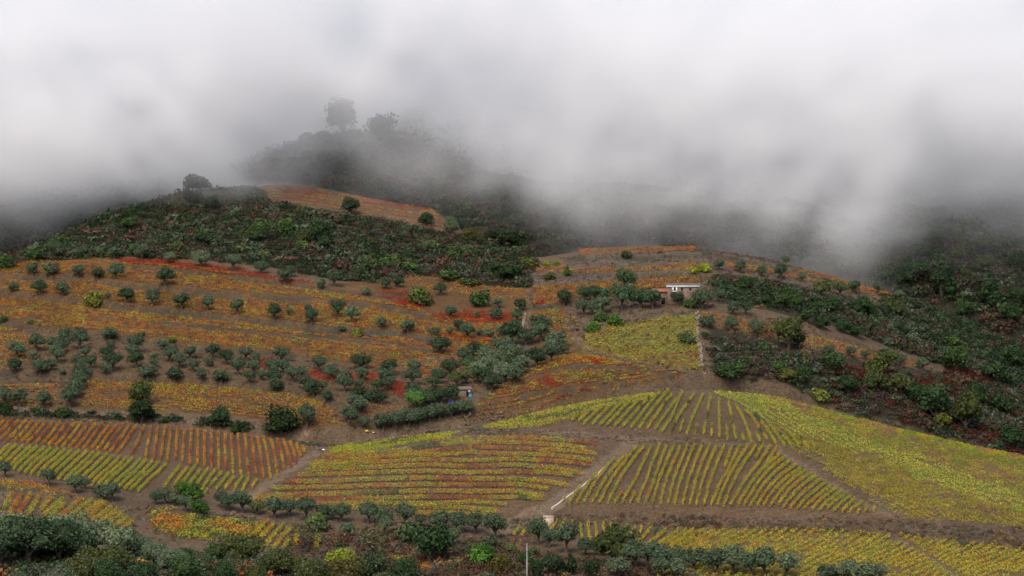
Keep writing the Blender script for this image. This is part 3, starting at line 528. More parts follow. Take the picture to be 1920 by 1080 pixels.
plot('knoll_vines', 'bright yellow-green vines on the left shoulder of the knoll', 0, [(895,803),(960,788),(1050,766),(1130,752),(1225,739),(1232,748),(1130,768),(1040,795),(1000,805),(940,806)], ((900,800),(1200,742)), 1.3, 0.75, ['YG','YEL','YG','GRN'], [4,3,3,.6], gap=0.0, k=9)
plot('knoll_vines', 'yellow-green vines at the track junction above the curving rows', 0, [(618,842),(700,828),(800,817),(860,812),(830,824),(740,838),(700,850),(620,852)], ((630,845),(820,820)), 1.3, 0.75, ['YG','YG','GRN','YEL'], [4,3,2,2], gap=0.02, k=9)
def p_right(px, py, c):
    e = np.interp(px, [1330, 1450, 1600, 1750, 1920, 2000], [738, 790, 862, 925, 1000, 1030]); top = np.interp(px, [1330,1450,1600,1750,1920,2000],[733,745,785,822,860,890])
    g1 = np.interp(px, [1360, 1500, 1650, 1800, 1920], [745, 792, 850, 905, 948]); wob = (fbm(px / 40, py / 20, 130, 3) - 0.5) * 34; d = py + wob - g1; n = len(px)
    r_ = np.clip((fbm(px / 24, py / 8, 137, 3)[:, None] - 0.5) * 2.0 + 0.45 + rng.normal(size=(n, 1)) * 0.07, 0, 1); green = np.where(r_ < 0.5, P_['YG'] * 1.05, np.where(r_ < 0.95, P_['YG'] * [.72,.95,.9], P_['YEL'])); tan = np.where(r_ < 0.4, P_['TAN'] * 0.95, np.where(r_ < 0.75, P_['YEL'] * 0.85, P_['YG']))
    och = np.where(r_ < 0.35, P_['YEL'] * 0.85, np.where(r_ < 0.6, P_['YG'] * 0.85, np.where(r_ < 0.88, P_['YEL'] * 0.7, P_['BRN'] * 1.5)))
    o = np.where((np.abs(d) < 20)[:, None], green * 1.2, np.where((d < 0)[:, None], tan, och)); p2 = fbm(px / 30, py / 14, 133, 3)
    o = np.where(((d < -20) & (p2 > 0.57))[:, None], green * 0.8, o); low = ss(0, 60, py - g1 - 45)[:, None]
    return np.where((rng.random((n, 1)) < low * 0.5), P_['YEL'] * 0.95, o)
plot('knoll_vines', 'closely planted yellow and green vines covering the right flank of the knoll', 0, [(1335,735),(1450,746),(1600,786),(1750,823),(1920,859),(1990,878),(1990,1020),(1920,1003),(1700,974),(1640,945),(1560,893),(1500,855),(1440,800),(1390,762)], ((1500,800),(1900,985)), 1.9, 0.5, ['YEL','YG'], [1,1], h=0.85, r_=0.32, gap=0.02, k=8, patch=p_right)
LOWP = (['YEL','YG','YEL','GOLD','YG'], [4,2,3,1.2,2.2])
plot('lower_vines', 'dense yellow vines of the bottom plot left of the sunken track', 0, [(1290,998),(1400,994),(1560,995),(1665,1004),(1735,1045),(1790,1085),(1820,1110),(1200,1110),(1260,1030)], ((1600,1020),(1480,1075)), 2.1, 0.5, *LOWP, h=0.9, gap=0.02, k=9)
plot('lower_vines', 'dense yellow vines right of the sunken track', 0, [(1680,1003),(1800,1018),(1980,1052),(1980,1120),(1830,1100),(1750,1045)], ((1750,1015),(1600,1080)), 2.1, 0.5, *LOWP, h=0.9, gap=0.02, k=9)
plot('lower_vines', 'mixed green and orange vines above the foreground thicket', 0, [(280,965),(320,955),(390,972),(490,985),(500,1000),(470,1025),(430,1015),(350,1015),(290,995)], ((300,970),(460,1010)), 1.6, 0.8, ['YG','GRN','YG','GOLD','ORG'], [4,2,2,2,1.2], gap=0.02, k=14, h=1.2, size=0.4, r_=0.4)
plot('lower_vines', 'thin orange vine strip along the bank behind the left olives', 0, [(-20,888),(60,905),(140,926),(142,932),(60,916),(-20,900)], ((0,893),(140,929)), 1.1, 0.7, ['ORG','GOLD','RUST'], [3,1,1], gap=0.0, k=9)
plot('lower_vines', 'thin bright green and yellow vine strip under the orange strip', 0, [(-20,905),(60,918),(140,934),(160,940),(60,924),(-20,912)], ((0,910),(140,936)), 1.1, 0.8, ['YG','GRN','YEL'], [3,2,1], gap=0.05)
plot('lower_vines', 'golden strip of vines slanting down behind the dark bush', 0, [(705,1030),(760,1042),(800,1055),(830,1075),(800,1075),(740,1052)], ((710,1034),(800,1062)), 1.3, 0.8, ['GOLD','YEL','ORG'], [3,2,2], gap=0.02)
# ------------------------------------------------------------------ brush and forest masses
def scrub(name, layer, poly, xb, yb, dens, rad, names, w, tpl=TPL, seed=200, patch=None):
    p, px, py = scatter(poly, layer, dens, xb, yb); n = len(p); g = fbm(p[:, 0] / 14, p[:, 1] / 14, seed, 3)
    base = np.array([P_[a] for a in names]); j = np.clip(((g - 0.25) / 0.5 * len(names)).astype(int), 0, len(names) - 1)
    c = np.where((rng.random(n) < 0.5)[:, None], base[j], pick(names, w, n)) * rng.uniform(0.75, 1.22, (n, 1))
    if patch is not None: c = patch(px, py, c)
    R = rng.uniform(*rad, n) * (0.7 + 0.6 * g); p[:, 2] -= 0.1 * R
    o = shrub_mass(name, p, R, c, tpl=tpl); return o
WILD = (['DG','MG','BR','DG','GG','PU','MG','BR','DG','GRN'], [4,3,2.2,3,1.6,1.8,1.5,1,1,.4])
tag(scrub('hillside_brush', 1, [(-60,512),(0,480),(60,470),(180,408),(360,345),(470,352),(500,362),(455,372),(560,392),(700,412),(780,432),(850,445),(900,440),(1000,490),(990,542),(900,535),(800,518),(740,512),(700,530),(640,525),(500,499),(400,490),(220,482),(60,490)], (-260, 40), (905, 1040), 0.75, (0.75, 1.4), *WILD), 'dark evergreen brush on the upper left hillside below the hilltop plot')
VAR = (['OL','MG','GG','MG','BR','DG'], [2.4,3,3,.5,1.4,1])
tag(scrub('scattered_shrubs', 1, [(0,485),(60,472),(180,412),(360,355),(450,366),(560,392),(700,412),(850,445),(900,440),(1000,490),(985,535),(900,530),(800,512),(700,525),(640,520),(500,495),(400,486),(220,478),(60,488)], (-260, 40), (905, 1040), 0.045, (1.5, 2.5), *VAR, seed=300), 'taller rounded shrubs scattered through the left hillside brush')
tag(scrub('scattered_shrubs', 2, [(1500,300),(1980,300),(1980,900),(1700,560),(1500,480)], (60, 230), (960, 1160), 0.045, (1.8, 3.2), *VAR, seed=301), 'taller rounded shrubs scattered through the right mountain brush')
tag(scrub('scattered_shrubs', 1, [(1330,632),(1400,648),(1500,668),(1600,692),(1760,716),(1980,760),(1980,960),(1700,840),(1560,745),(1440,712),(1335,700)], (50, 225), (800, 985), 0.03, (1.4, 2.6), *VAR, seed=302), 'taller rounded shrubs scattered over the slope behind the knoll')
RT = (['DG','MG','DG','GG','MG','BR'], [4,4,3,1.5,1,1])
tag(scrub('hillside_brush', 1, [(1340,528),(1400,526),(1480,540),(1560,563),(1640,578),(1680,548),(1800,590),(1980,665),(1960,760),(1860,715),(1700,660),(1600,622),(1560,600),(1430,574),(1345,562)], (50, 225), (840, 985), 0.5, (0.9, 1.8), *RT, seed=210), 'dense green brush between the two orange terraces on the right')
def p_red(px, py, c):
    m = (py > 640 + 0.1 * (px - 1500)) & (px > 1560) & (fbm(px / 50, py / 13, 140, 3) > 0.53); q = (rng.random(len(px)) < 0.75) & m; return np.where(q[:, None], P_['RB'] * rng.uniform(0.7, 1.3, (len(px), 1)), c)
tag(scrub('hillside_brush', 1, [(1330,632),(1400,644),(1500,664),(1600,690),(1750,712),(1810,676),(1980,740),(1960,960),(1700,840),(1600,795),(1500,730),(1440,712),(1400,716),(1335,700)], (50, 225), (800, 985), 0.65, (0.7, 1.4), ['MG','GG','BR','DG','PU','BRN','GG'], [3,3,2,2,1.5,1,1], seed=220, patch=p_red), 'olive and rust coloured brush on the slope behind the knoll')
tag(scrub('mountain_brush', 2, None, (-290, 290), (965, 1110), 0.24, (1.2, 2.4), *WILD, seed=230), 'dark brush and low trees on the mountain under the cloud')
tag(scrub('mountain_brush', 2, None, (-320, 320), (1110, 1330), 0.07, (2.0, 4.0), *WILD, tpl=TPL_F, seed=240), 'brush high on the mountain fading into the cloud')
WEED = (['BRN','GG','BR','TAN'], [4,3,3,.6])
tag(scrub('dry_weeds', 1, [(985,500),(1060,480),(1330,465),(1460,490),(1700,556),(1700,600),(1440,580),(1340,560),(1340,600),(1420,590),(1560,625),(1760,690),(1740,705),(1330,640),(1330,720),(1500,725),(1620,790),(1300,730),(1090,640),(1000,600)], (0, 150), (800, 990), 0.35, (0.25, 0.7), *WEED, tpl=TPL_F, seed=290), 'dry weeds on the bare banks of the right-hand terraces')
tag(scrub('dry_weeds', 1, [(0,640),(130,620),(420,655),(700,690),(900,640),(1000,690),(900,790),(640,830),(560,820),(400,795),(0,770)], (-170, 20), (780, 870), 0.25, (0.25, 0.6), *WEED, tpl=TPL_F, seed=291), 'dry weeds on the orchard soil')
tag(scrub('dry_weeds', 0, [(0,900),(480,975),(640,985),(960,1000),(1040,1000),(960,1040),(600,1010),(240,1020),(0,960)], (-170, 20), (600, 720), 0.35, (0.25, 0.6), *WEED, tpl=TPL_F, seed=292), 'dry weeds on the ground under the central bank')
tag(scrub('bank_grass', 0, band([(940,985),(1100,974),(1400,981),(1640,986),(1920,1020),(2000,1040)], 26), (-20, 130), (630, 690), 1.3, (0.25, 0.7), ['BRN','GG','TAN','BR'], [4,3,.7,3], tpl=TPL_F, seed=250), 'dry grass and weeds on the bank under the main knoll plot')
tag(scrub('bank_grass', 0, band([(880,812),(1000,812),(1180,824),(1300,832),(1460,838)], 14), (-30, 80), (690, 780), 0.8, (0.2, 0.55), ['BRN','GG','TAN'], [4,3,1], tpl=TPL_F, seed=255), 'dry weeds along the track across the knoll')
tag(scrub('bank_grass', 0, [(-20,770),(300,780),(560,812),(640,835),(600,842),(540,828),(300,795),(-20,784)], (-150, -30), (740, 830), 0.7, (0.25, 0.7), ['BRN','GG','TAN','MG'], [4,3,1,1], tpl=TPL_F, seed=257), 'dry grass verge above the orange rows')
P_['STN'] = np.array([0.26, 0.20, 0.16])
tag(scrub('loose_stones', 0, [(560,835),(1200,800),(1480,830),(1960,990),(1960,1060),(1640,1000),(1040,990),(960,1040),(440,970),(440,930)], (-60, 140), (630, 780), 0.22, (0.12, 0.34), ['STN','STN','TAN'], [4,3,1], tpl=TPL_F[:2], seed=262), 'loose pale stones on the tracks and banks')
tag(scrub('roadside_hedge', 1, band([(-20,775),(100,778),(260,784),(400,795),(540,812)], 12), (-180, -50), (760, 830), 0.5, (0.8, 1.5), ['DG','DG','MG','BR'], [4,3,1,1], seed=260), 'continuous dark hedge between the road and the orange rows')
tag(scrub('thicket', 3, None, (-110, 70), (380, 440), 0.75, (0.6, 1.35), ['MG','OL','GG','BR','RUST','DG','GOLD'], [3,3,3,1.5,.8,2,.4], seed=270), 'mixed green, grey and rust thicket along the bottom edge')
tag(scrub('thicket', 0, [(540,1010),(700,1000),(960,1030),(1060,1045),(1300,1080),(1500,1120),(1500,1200),(300,1200),(500,1060)], (-70, 70), (520, 660), 0.5, (0.5, 1.3), ['BR','GG','BRN','MG','RB','BR','TAN'], [3,3,3,2,1.2,2,.5], tpl=TPL_F, seed=280), 'brown and reddish weeds below the lower olive row')
# ------------------------------------------------------------------ single trees: tapered trunk with limbs, crown of leaf sprays
def tube(path, radii, sides=6):
    V, Fc = [], []
    for k, (p, r) in enumerate(zip(path, radii)):
        for a in range(sides): V.append((p[0] + r * math.cos(6.283 * a / sides), p[1] + r * math.sin(6.283 * a / sides), p[2]))
    for k in range(len(path) - 1):
        for a in range(sides):
            b = (a + 1) % sides; Fc.append((k * sides + a, k * sides + b, (k + 1) * sides + b, (k + 1) * sides + a))
    return V, Fc
ICO = None
def ico():
    global ICO
    if ICO is None:
        import bmesh; b = bmesh.new(); bmesh.ops.create_icosphere(b, subdivisions=2, radius=1); b.verts.ensure_lookup_table()
        ICO = (np.array([v.co[:] for v in b.verts]), [[v.index for v in f.verts] for f in b.faces]); b.free()
    return ICO
HOLD = []
def make_tree(kind, seed, lobes, n, size, colnames, cw, trunk_h, spread=1.0, tall=0.85, inner=0.62, droop=0.0, cone=False, lean=0.1):
    """a prototype one metre in crown radius, base at the origin; its meshes are shared by every copy"""
    r = np.random.default_rng(seed); L = []
    if cone:
        for k in range(lobes):
            t = k / (lobes - 1); a = r.uniform(0, 6.28); rr = 0.52 * (1 - 0.75 * t); L.append((np.array([0.35 * (1 - t) * math.cos(a), 0.35 * (1 - t) * math.sin(a), trunk_h + 0.45 + t * tall * 2]), rr))
    else:
        L.append((np.array([0, 0, trunk_h + tall * 0.62]), 0.62))
        for k in range(lobes):
            a = 6.283 * (k + r.uniform(-.35, .35)) / lobes; q = r.uniform(0.32, 0.62) * spread
            L.append((np.array([q * math.cos(a), q * math.sin(a), trunk_h + tall * r.uniform(0.34, 1.0)]), r.uniform(0.30, 0.52)))
    vol = np.array([l[1] ** 2 for l in L]); li = r.choice(len(L), n, p=vol / vol.sum()); ctr = np.array([l[0] for l in L])[li]; rad = np.array([l[1] for l in L])[li]
    d = unit(r.normal(size=(n, 3)) * [1, 1, 0.95]); d[:, 2] = np.where(d[:, 2] < -0.55, -d[:, 2], d[:, 2]); sh = r.uniform(0.8, 1.13, n) ** 1.0
    lump = 0.85 + 0.3 * vnoise(d[:, 0] * 3 + seed, d[:, 1] * 3 + d[:, 2] * 2, seed)
    P = ctr + d * (rad * sh * lump)[:, None]; P[:, 2] -= droop * np.linalg.norm(P[:, :2], axis=1) ** 2; P[:, 2] = np.maximum(P[:, 2], trunk_h * 0.75)
    N = d * 0.9 + r.normal(size=(n, 3)) * 0.5 + [0, 0, 0.25]
    A = np.array([P_[a] for a in colnames]); w = np.array(cw, float); lc = A[r.choice(len(A), len(L), p=w / w.sum())][li]; c = np.where((r.random(n) < 0.5)[:, None], lc, A[r.choice(len(A), n, p=w / w.sum())]) * r.uniform(0.65, 1.4, (n, 1))
    V = cards(P, N, r.uniform(0.65, 1.35, n) * size, r); Fc = [tuple(range(4 * i, 4 * i + 4)) for i in range(n)]; cc = np.repeat(c, 4, 0)
    iv, iff = ico(); VV = [V]; CC = [cc]; off = len(V)
    for q, rr in L:                                                  # solid leaf-coloured core added inside every lobe to block light
        VV.append(iv * rr * inner * (0.9 + 0.2 * r.random((len(iv), 1))) * [1, 1, 0.9] + q); CC.append(np.tile(A[0] * 0.9, (len(iv), 1))); Fc += [tuple(i + off for i in f) for f in iff]; off += len(iv)
    me = bpy.data.meshes.new(kind + '_crown'); me.from_pydata(np.concatenate(VV).tolist(), [], Fc); at = me.attributes.new('col', 'FLOAT_COLOR', 'POINT'); c4 = np.ones((off, 4), np.float32); c4[:, :3] = np.concatenate(CC); at.data.foreach_set('color', c4.ravel()); me.materials.append(M_LEAF)
    V, Fc = [], []
    def put(path, rr):
        v, f = tube(path, rr); Fc.extend(tuple(i + len(V) for i in q) for q in f); V.extend(v)
    top = trunk_h + tall * 0.5; lx, ly = r.uniform(-lean, lean, 2)
    put([(0, 0, -0.15), (0, 0, 0.03), (lx * .4, ly * .4, trunk_h * 0.5), (lx, ly, trunk_h), (lx * .6, ly * .6, top)], [0.15, 0.12, 0.085, 0.075, 0.03])
    for q, rr in L[1:6]: put([(lx * .8, ly * .8, trunk_h * 0.8), tuple((q + [lx, ly, trunk_h]) / 2), tuple(q)], [0.06, 0.04, 0.015])
    mt = bpy.data.meshes.new(kind + '_trunk'); mt.from_pydata(V, [], Fc); mt.materials.append(M_BARK); return me, mt
OLV = [make_tree('olive_tree', 300 + i, 5 + i % 3, 1050, 0.13, ['OL','MG','OL','GG'], [5,1,3,1], 0.38 + 0.07 * (i % 3), 1.0, 0.78 + 0.06 * (i % 3)) for i in range(8)]
OLN = [make_tree('olive_tree', 330 + i, 7 + i % 3, 2600, 0.095, ['OL','MG','OL','GG'], [5,1,3,1], 0.36, 1.05, 0.9) for i in range(5)]
BRD = [make_tree('broadleaf_tree', 360 + i, 6 + i % 3, 1050, 0.14, ['MG','DG','MG','GRN'], [4,2,2,.5], 0.22, 1.0, 1.0) for i in range(5)]
BRN_ = [make_tree('broadleaf_tree', 380 + i, 8, 2400, 0.10, ['MG','DG','GG','MG'], [4,1,2,2], 0.16, 1.0, 0.9) for i in range(4)]
CON = [make_tree('conical_tree', 390 + i, 8, 800, 0.16, ['MG','DG','MG'], [4,2,2], 0.15, 1.0, 1.0, cone=True) for i in range(2)]
POP = [make_tree('tall_tree', 395 + i, 9, 900, 0.16, ['MG','DG','GG'], [4,2,2], 0.5, 1.1, 1.25, inner=0.5) for i in range(2)]
BSH = [make_tree('bush', 400 + i, 6, 420, 0.20, ['MG','MG','GRN'], [4,2,2], 0.02, 1.0, 0.62) for i in range(4)]
BSN = [make_tree('bush', 410 + i, 7, 1500, 0.11, ['MG','MG','GG'], [4,2,2], 0.02, 1.0, 0.62) for i in range(3)]
THN = [make_tree('sparse_tree', 420 + i, 6, 230, 0.15, ['GG','MG','BR'], [4,2,1], 0.4, 1.15, 0.95, inner=0.12) for i in range(2)]
KINDS = dict(o=('olive_tree', OLV, 'olive tree'), n=('olive_tree', OLN, 'olive tree'), b=('broadleaf_tree', BRD, 'tree'), B=('broadleaf_tree', BRN_, 'tree'), c=('conical_tree', CON, 'tree'), p=('tall_tree', POP, 'tree'), s=('bush', BSH, 'bush'), S=('bush', BSN, 'bush'), t=('sparse_tree', THN, 'tree'))
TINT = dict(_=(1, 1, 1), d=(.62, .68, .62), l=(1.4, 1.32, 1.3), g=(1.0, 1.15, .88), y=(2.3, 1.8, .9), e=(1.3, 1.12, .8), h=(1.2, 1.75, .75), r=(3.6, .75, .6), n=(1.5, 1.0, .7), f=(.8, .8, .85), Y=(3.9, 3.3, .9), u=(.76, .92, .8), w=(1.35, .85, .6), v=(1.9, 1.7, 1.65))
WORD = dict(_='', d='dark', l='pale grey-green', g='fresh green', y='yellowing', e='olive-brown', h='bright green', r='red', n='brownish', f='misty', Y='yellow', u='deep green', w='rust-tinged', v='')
NT = [0]
def tree(kind, px, py, w, tint, label, group, tallk=1.0):
    nm, var, cat = KINDS[kind]; q = cast([px], [py])[0]; i = NT[0]; NT[0] += 1; r = random.Random(i * 7 + 1)
    sc = w * q[1] / F / 2 * (1.05 if kind in 'nBS' else 1.27); tallk *= 0.72 if kind == 'c' else 1; me, mt = var[r.randrange(len(var))]
    o = bpy.data.objects.new(nm, None); C.collection.objects.link(o); o.location = (q[0], q[1], q[2] - 0.05); o.rotation_euler = (0, 0, r.uniform(0, 6.28)); o.scale = (sc, sc, sc * tallk * r.uniform(0.9, 1.1)); o.empty_display_size = 0.5
    tag(o, label, cat, group); k = r.uniform(0.88, 1.14); c = TINT[tint]
    for n_, m_ in (('crown', me), ('trunk', mt)):
        ch = bpy.data.objects.new(n_, m_); C.collection.objects.link(ch); ch.parent = o
        if n_ == 'crown': ch.color = (c[0] * k, c[1] * k, c[2] * k, 1)
    return o
USED = {}
def stand(group, ref, L, kind='o', noun=None, dtint='_', tallk=1.0):
    """L: (px, py of the base, crown width[, tint[, kind[, tallness]]]) in photograph pixels"""
    L = sorted(L, key=lambda t: t[0]); n = len(L)
    for i, t in enumerate(L):
        ti = t[3] if len(t) > 3 and t[3] else dtint; kd = t[4] if len(t) > 4 and t[4] else kind; tk = t[5] if len(t) > 5 else tallk
        mean = sum(a[2] for a in L) / n; sz = 'large' if t[2] > mean * 1.25 else 'small' if t[2] < mean * 0.78 else ''
        nn = noun or KINDS[kd][2]; wd = WORD[ti]
        lab = ' '.join(x for x in (sz, wd, nn) if x) + (f', {ordn(i)} from the left {ref}' if n > 1 else ' ' + ref)
        tree(kd, t[0], t[1], t[2], ti, lab[0].lower() + lab[1:], group if n > 1 else None, tk)
def wide(k, L): return [(t[0], t[1], t[2] * k, *t[3:]) for t in L]
def S3(ox, oy, s, L): return [(ox + t[0] / s, oy + t[1] / s, t[2] / s, *t[3:]) for t in L]
stand('olives edging the dark brush', 'in the row edging the dark brush', S3(0, 360, 3, [(310,378,82),(455,370,70),(560,366,50,'l'),(645,378,62),(800,385,80),(953,402,65,'l'),(1130,422,95,'l'),(1312,440,88),(1470,460,78),(1602,522,85),(1638,478,55),(1805,550,60,'l'),(1880,532,90)]) + S3(500, 360, 3, [(560,585,55,'l'),(670,545,72),(740,535,62,'d'),(705,508,50)]))
stand('olives on the first terrace', 'on the first terrace below the brush', S3(0, 360, 3, [(183,470,70),(290,474,86),(440,482,66),(550,490,74,'d'),(652,486,88),(930,532,100,'d')]))
stand('olives on the second terrace', 'on the long second terrace', S3(0, 360, 3, [(72,562,60),(225,577,86,'d'),(353,582,78),(525,640,105,'y','s',1.2),(607,603,42,'l'),(715,620,97,'d'),(858,634,90),(1022,657,90,'d'),(1167,667,80),(1335,687,85),(1540,718,82,'d'),(1735,668,45),(1752,738,82)]) + S3(500, 360, 3, [(130,698,45,'l'),(232,672,42),(250,738,80),(400,702,87,'d'),(480,733,85,'l'),(425,788,42),(510,812,70,'y','s'),(645,762,70,'l'),(795,798,85)]))
stand('small bushes among the vines', 'alone among the orange vines', [(58,606,13,'l'),(266,630,15,'l'),(323,641,15,'l'),(7,603,18)], 's')
stand('orchard olives', 'in the orchard below the orange slope', S3(0, 360, 3, [(360,847,85),(450,892,105,'','o',1.2),(610,838,90),(205,897,95),(295,888,72),(350,913,88),(620,884,62),(765,908,95),(745,942,82),(770,988,82,'d'),(600,952,82,'d'),(635,1003,97,'d'),(920,888,62),(955,953,86),(1070,938,77),(1200,933,86,'d'),(1270,973,80,'d'),(1385,948,76),(870,948,45,'l'),(95,938,95),(185,948,62,'l'),(85,1013,92,'d'),(225,1038,96),(320,963,85),(290,1002,70),(350,1032,42,'l'),(480,933,56),(435,988,72),(510,993,77),(590,1033,66),(450,1075,90),(830,1053,96),(865,988,52,'l'),(985,1068,95,'d'),(1010,988,76),(1087,1013,70),(1170,983,62,'l'),(1135,1063,66),(1245,1078,90),(1340,1033,86),(1440,968,62),(1425,1023,80),(1405,1078,80),(1470,1058,62,'l'),(1580,963,90),(1590,1023,80),(1525,1033,80),(1545,1083,92,'d'),(1645,1068,86),(1700,1038,62),(1795,1013,82),(1865,1058,92)]))
stand('orchard olives by the gully end', 'in the orchard by the stone shed', S3(500, 360, 3, [(530,1003,100,'d'),(535,1063,80),(685,1038,90,'d'),(830,1033,80),(820,1083,96),(965,1078,96),(670,1090,88),(440,1083,90)]) + S3(500, 700, 2.842, [(50,108,82,'d'),(205,88,76),(300,98,50),(315,128,50),(415,98,76),(495,88,50),(590,103,75),(645,93,80),(500,142,80,'d'),(560,155,85,'d'),(612,168,70,'d'),(250,133,80,'d'),(330,153,60,'d'),(785,138,88),(885,83,72)]))
stand('dark olives in front of the stone shed', 'before the stone shed', S3(500, 700, 2.842, [(870,158,78),(930,163,84),(985,158,84)]), dtint='d', tallk=1.15)
stand('gully olives', 'left of the gully wall', S3(500, 360, 3, [(980,582,70,'d'),(1300,653,60,'l'),(1425,668,82,'d'),(1035,713,76),(1288,723,76),(1410,732,72,'g'),(1395,793,82),(1080,788,66,'d'),(1130,828,90),(945,813,62),(1030,808,42,'l'),(1195,808,42,'l'),(1250,823,60,'l'),(1320,818,60,'l'),(1415,813,56),(975,913,102,'d'),(1165,938,100,'d')]))
stand('shrubby bushes on the red terraces', 'among the red vines', [(787,570,44,'e'),(900,573,40,'g'),(892,595,15,'l')], 's')
stand('olive thicket in the gully', 'in the gully thicket', wide(1.12, S3(500, 360, 3, [(1460,863,92),(1545,843,92),(1530,788,90),(1375,868,110,'d'),(1325,943,100),(1110,963,82),(1030,1033,92,'d'),(1150,1020,90,'g'),(1245,1000,105,'l'),(1250,1050,105,'l'),(1340,1010,105,'l'),(1330,1075,100,'l'),(1400,950,90,'l'),(1430,1030,100,'l'),(1395,1080,90),(1230,945,70,'l'),(1520,983,110,'d'),(1600,963,92),(1620,903,110,'l'),(1665,918,60),(1190,1075,100,'l'),(1580,760,50)]) + S3(500, 700, 2.842, [(1150,60,90,'d'),(1200,90,90,'d'),(1060,55,80,'e'),(1010,75,80,'e'),(1270,45,80)])))
stand('olives of the hedge-like row', 'in the hedge-like olive row', S3(500, 700, 2.842, [(620,305,92),(690,305,92),(760,292,92),(820,278,84),(870,262,84),(920,250,84),(985,240,84),(1040,228,84),(1080,222,62)]), tallk=1.1)
stand('trees at the valley bottom', 'beside the hedge-like olive row', S3(500, 700, 2.842, [(790,205,112,'h'),(850,185,90,'u'),(480,218,105),(440,275,92),(525,303,62),(465,300,60,'n','t'),(215,296,96,'','o',1.2),(75,342,165,'d','b',.75),(90,300,90,'d','b')]))
stand('olives along the central bank', 'on the bank below curving rows', wide(1.08, S3(500, 700, 2.842, [(45,775,105),(120,760,92),(210,785,100),(300,785,82),(350,780,72),(400,795,96),(540,798,98),(625,812,98),(740,816,102),(820,820,62),(915,832,104),(1020,852,102),(1110,855,96),(1215,885,118)])))
stand('small olives below the central bank', 'below the central bank', S3(500, 700, 2.842, [(270,838,128,'l','s'),(435,868,80,'l'),(630,855,80,'l'),(750,895,145,'l','s'),(990,925,82,'l','o',1.2),(1100,942,62,'l','s'),(1180,935,92,'l','s'),(1300,955,74,'l','s'),(1420,965,64,'l','s')]))
stand('bushes on the waste ground', 'on brown ground beside the pole', S3(500, 700, 2.842, [(1160,1004,112,'h'),(890,1010,190,'u'),(570,985,150,'e','t'),(215,945,130,'e','t')]), 'b')
stand('olives of the lower right row', 'in the row beyond the pole', wide(1.18, S3(900, 700, 2.842, [(310,914,104),(460,955,112),(560,968,86),(640,968,86),(715,1010,175,'e','b'),(480,1075,90,'u','c'),(830,1030,122),(950,1045,112),(1050,1050,104),(1140,1048,112),(1240,1072,104),(1350,1068,124,'l'),(1510,1083,124),(1640,1088,112,'l'),(380,1090,90,'d'),(740,1092,100,'l'),(960,1090,100,'l'),(1050,1092,100,'l'),(590,1090,80,'d','b')]) + [(1590,1094,45,'l'),(1632,1096,42,'l'),(1556,1094,36),(1410,1080,34),(1345,1075,34),(1030,1026,26),(1140,1042,34),(1215,1064,36)]))
stand('olives on the lower left bank', 'below the slanting yellow-green rows', S3(0, 700, 2.842, [(30,553,76,'','o',1.2),(260,598,82,'','o',1.2),(400,643,90,'l'),(450,615,70,'l'),(540,673,84),(600,685,84),(830,698,76),(880,695,84,'l'),(930,703,76,'l'),(1020,700,145,'h','b',.8),(1065,755,105,'h','b',.8),(990,738,76,'l'),(1180,714,84),(1215,730,92),(1290,745,112),(1370,750,84,'e')]))
stand('low olives left above the road', 'above the hedge at the left', S3(0, 700, 2.842, [(20,170,92),(105,180,86),(230,184,86),(370,186,96),(395,135,100),(420,85,92),(430,40,84)]))
stand('trees standing in the hedge', 'standing in the roadside hedge', S3(0, 700, 2.842, [(25,245,90,'d'),(745,180,125,'e','b',1.1),(755,268,135,'d','b',.9),(1170,292,112,'u'),(1500,340,150,'d'),(880,262,44,'d','s'),(1260,312,70,'d','s'),(330,240,90,'d','s')]), 'b')
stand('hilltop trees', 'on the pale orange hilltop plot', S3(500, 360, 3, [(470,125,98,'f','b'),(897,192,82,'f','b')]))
stand('trees beside the hilltop plot', 'just right of the hilltop plot', S3(500, 360, 3, [(1030,203,62,'l'),(1045,238,86,'l'),(1340,320,120,'d','b'),(1270,290,90,'d','b'),(1370,500,150,'d','b',.7),(1290,470,110,'d','b',.7)]))
stand('round trees by the farmhouse', 'in the clump below the farmhouse', S3(900, 360, 3, [(473,643,86,'d'),(590,623,84,'u'),(645,618,84,'u'),(700,618,84,'u'),(580,693,92),(635,693,84),(690,688,84),(800,662,125,'u'),(900,655,125,'u'),(970,658,112,'u'),(825,558,112,'u'),(1110,638,82,'d'),(1250,658,118)]))
stand('olives right of the farmhouse', 'on the terraces right of the farmhouse', S3(900, 360, 3, [(1352,618,62),(1425,693,82),(1495,693,68,'d'),(1345,442,52),(1345,480,36,'l','s'),(1345,505,38,'l','s'),(1345,530,42,'l','s')]))
stand('green bushes below the farmhouse', 'on the green-gold plot below the farmhouse', S3(900, 360, 3, [(635,783,82,'h'),(755,752,86,'h'),(680,725,80,'g'),(1180,650,70,'g'),(1165,850,88,'l')]), 's')
stand('olives by the stone wall', 'along the lower orange terrace strip', S3(900, 360, 3, [(1265,833,48,'d'),(1275,768,84),(1415,788,78,'','o',1.1),(1550,815,76,'','o',1.2),(1610,810,96,'n','t'),(1735,885,150,'e','b',1.1),(1790,870,80,'d','b')]) + S3(1280, 360, 3, [(820,925,62),(945,930,64),(1030,945,52),(1140,935,66,'l'),(1085,1015,120,'e','s'),(1225,982,68),(1350,1005,76,'l'),(720,980,110,'n','t')]))
stand('yellow-green bushes behind the farmhouse', 'behind the farmhouse', S3(900, 360, 3, [(1205,458,52,'Y'),(1265,450,78,'Y')]), 's')
stand('bushes near the crest patch', 'around the small reddish patch', S3(900, 360, 3, [(390,492,66,'e'),(490,472,54,'h','c'),(375,415,42,'Y'),(430,412,36,'h'),(280,428,100,'e'),(825,374,58,'f')]), 's')
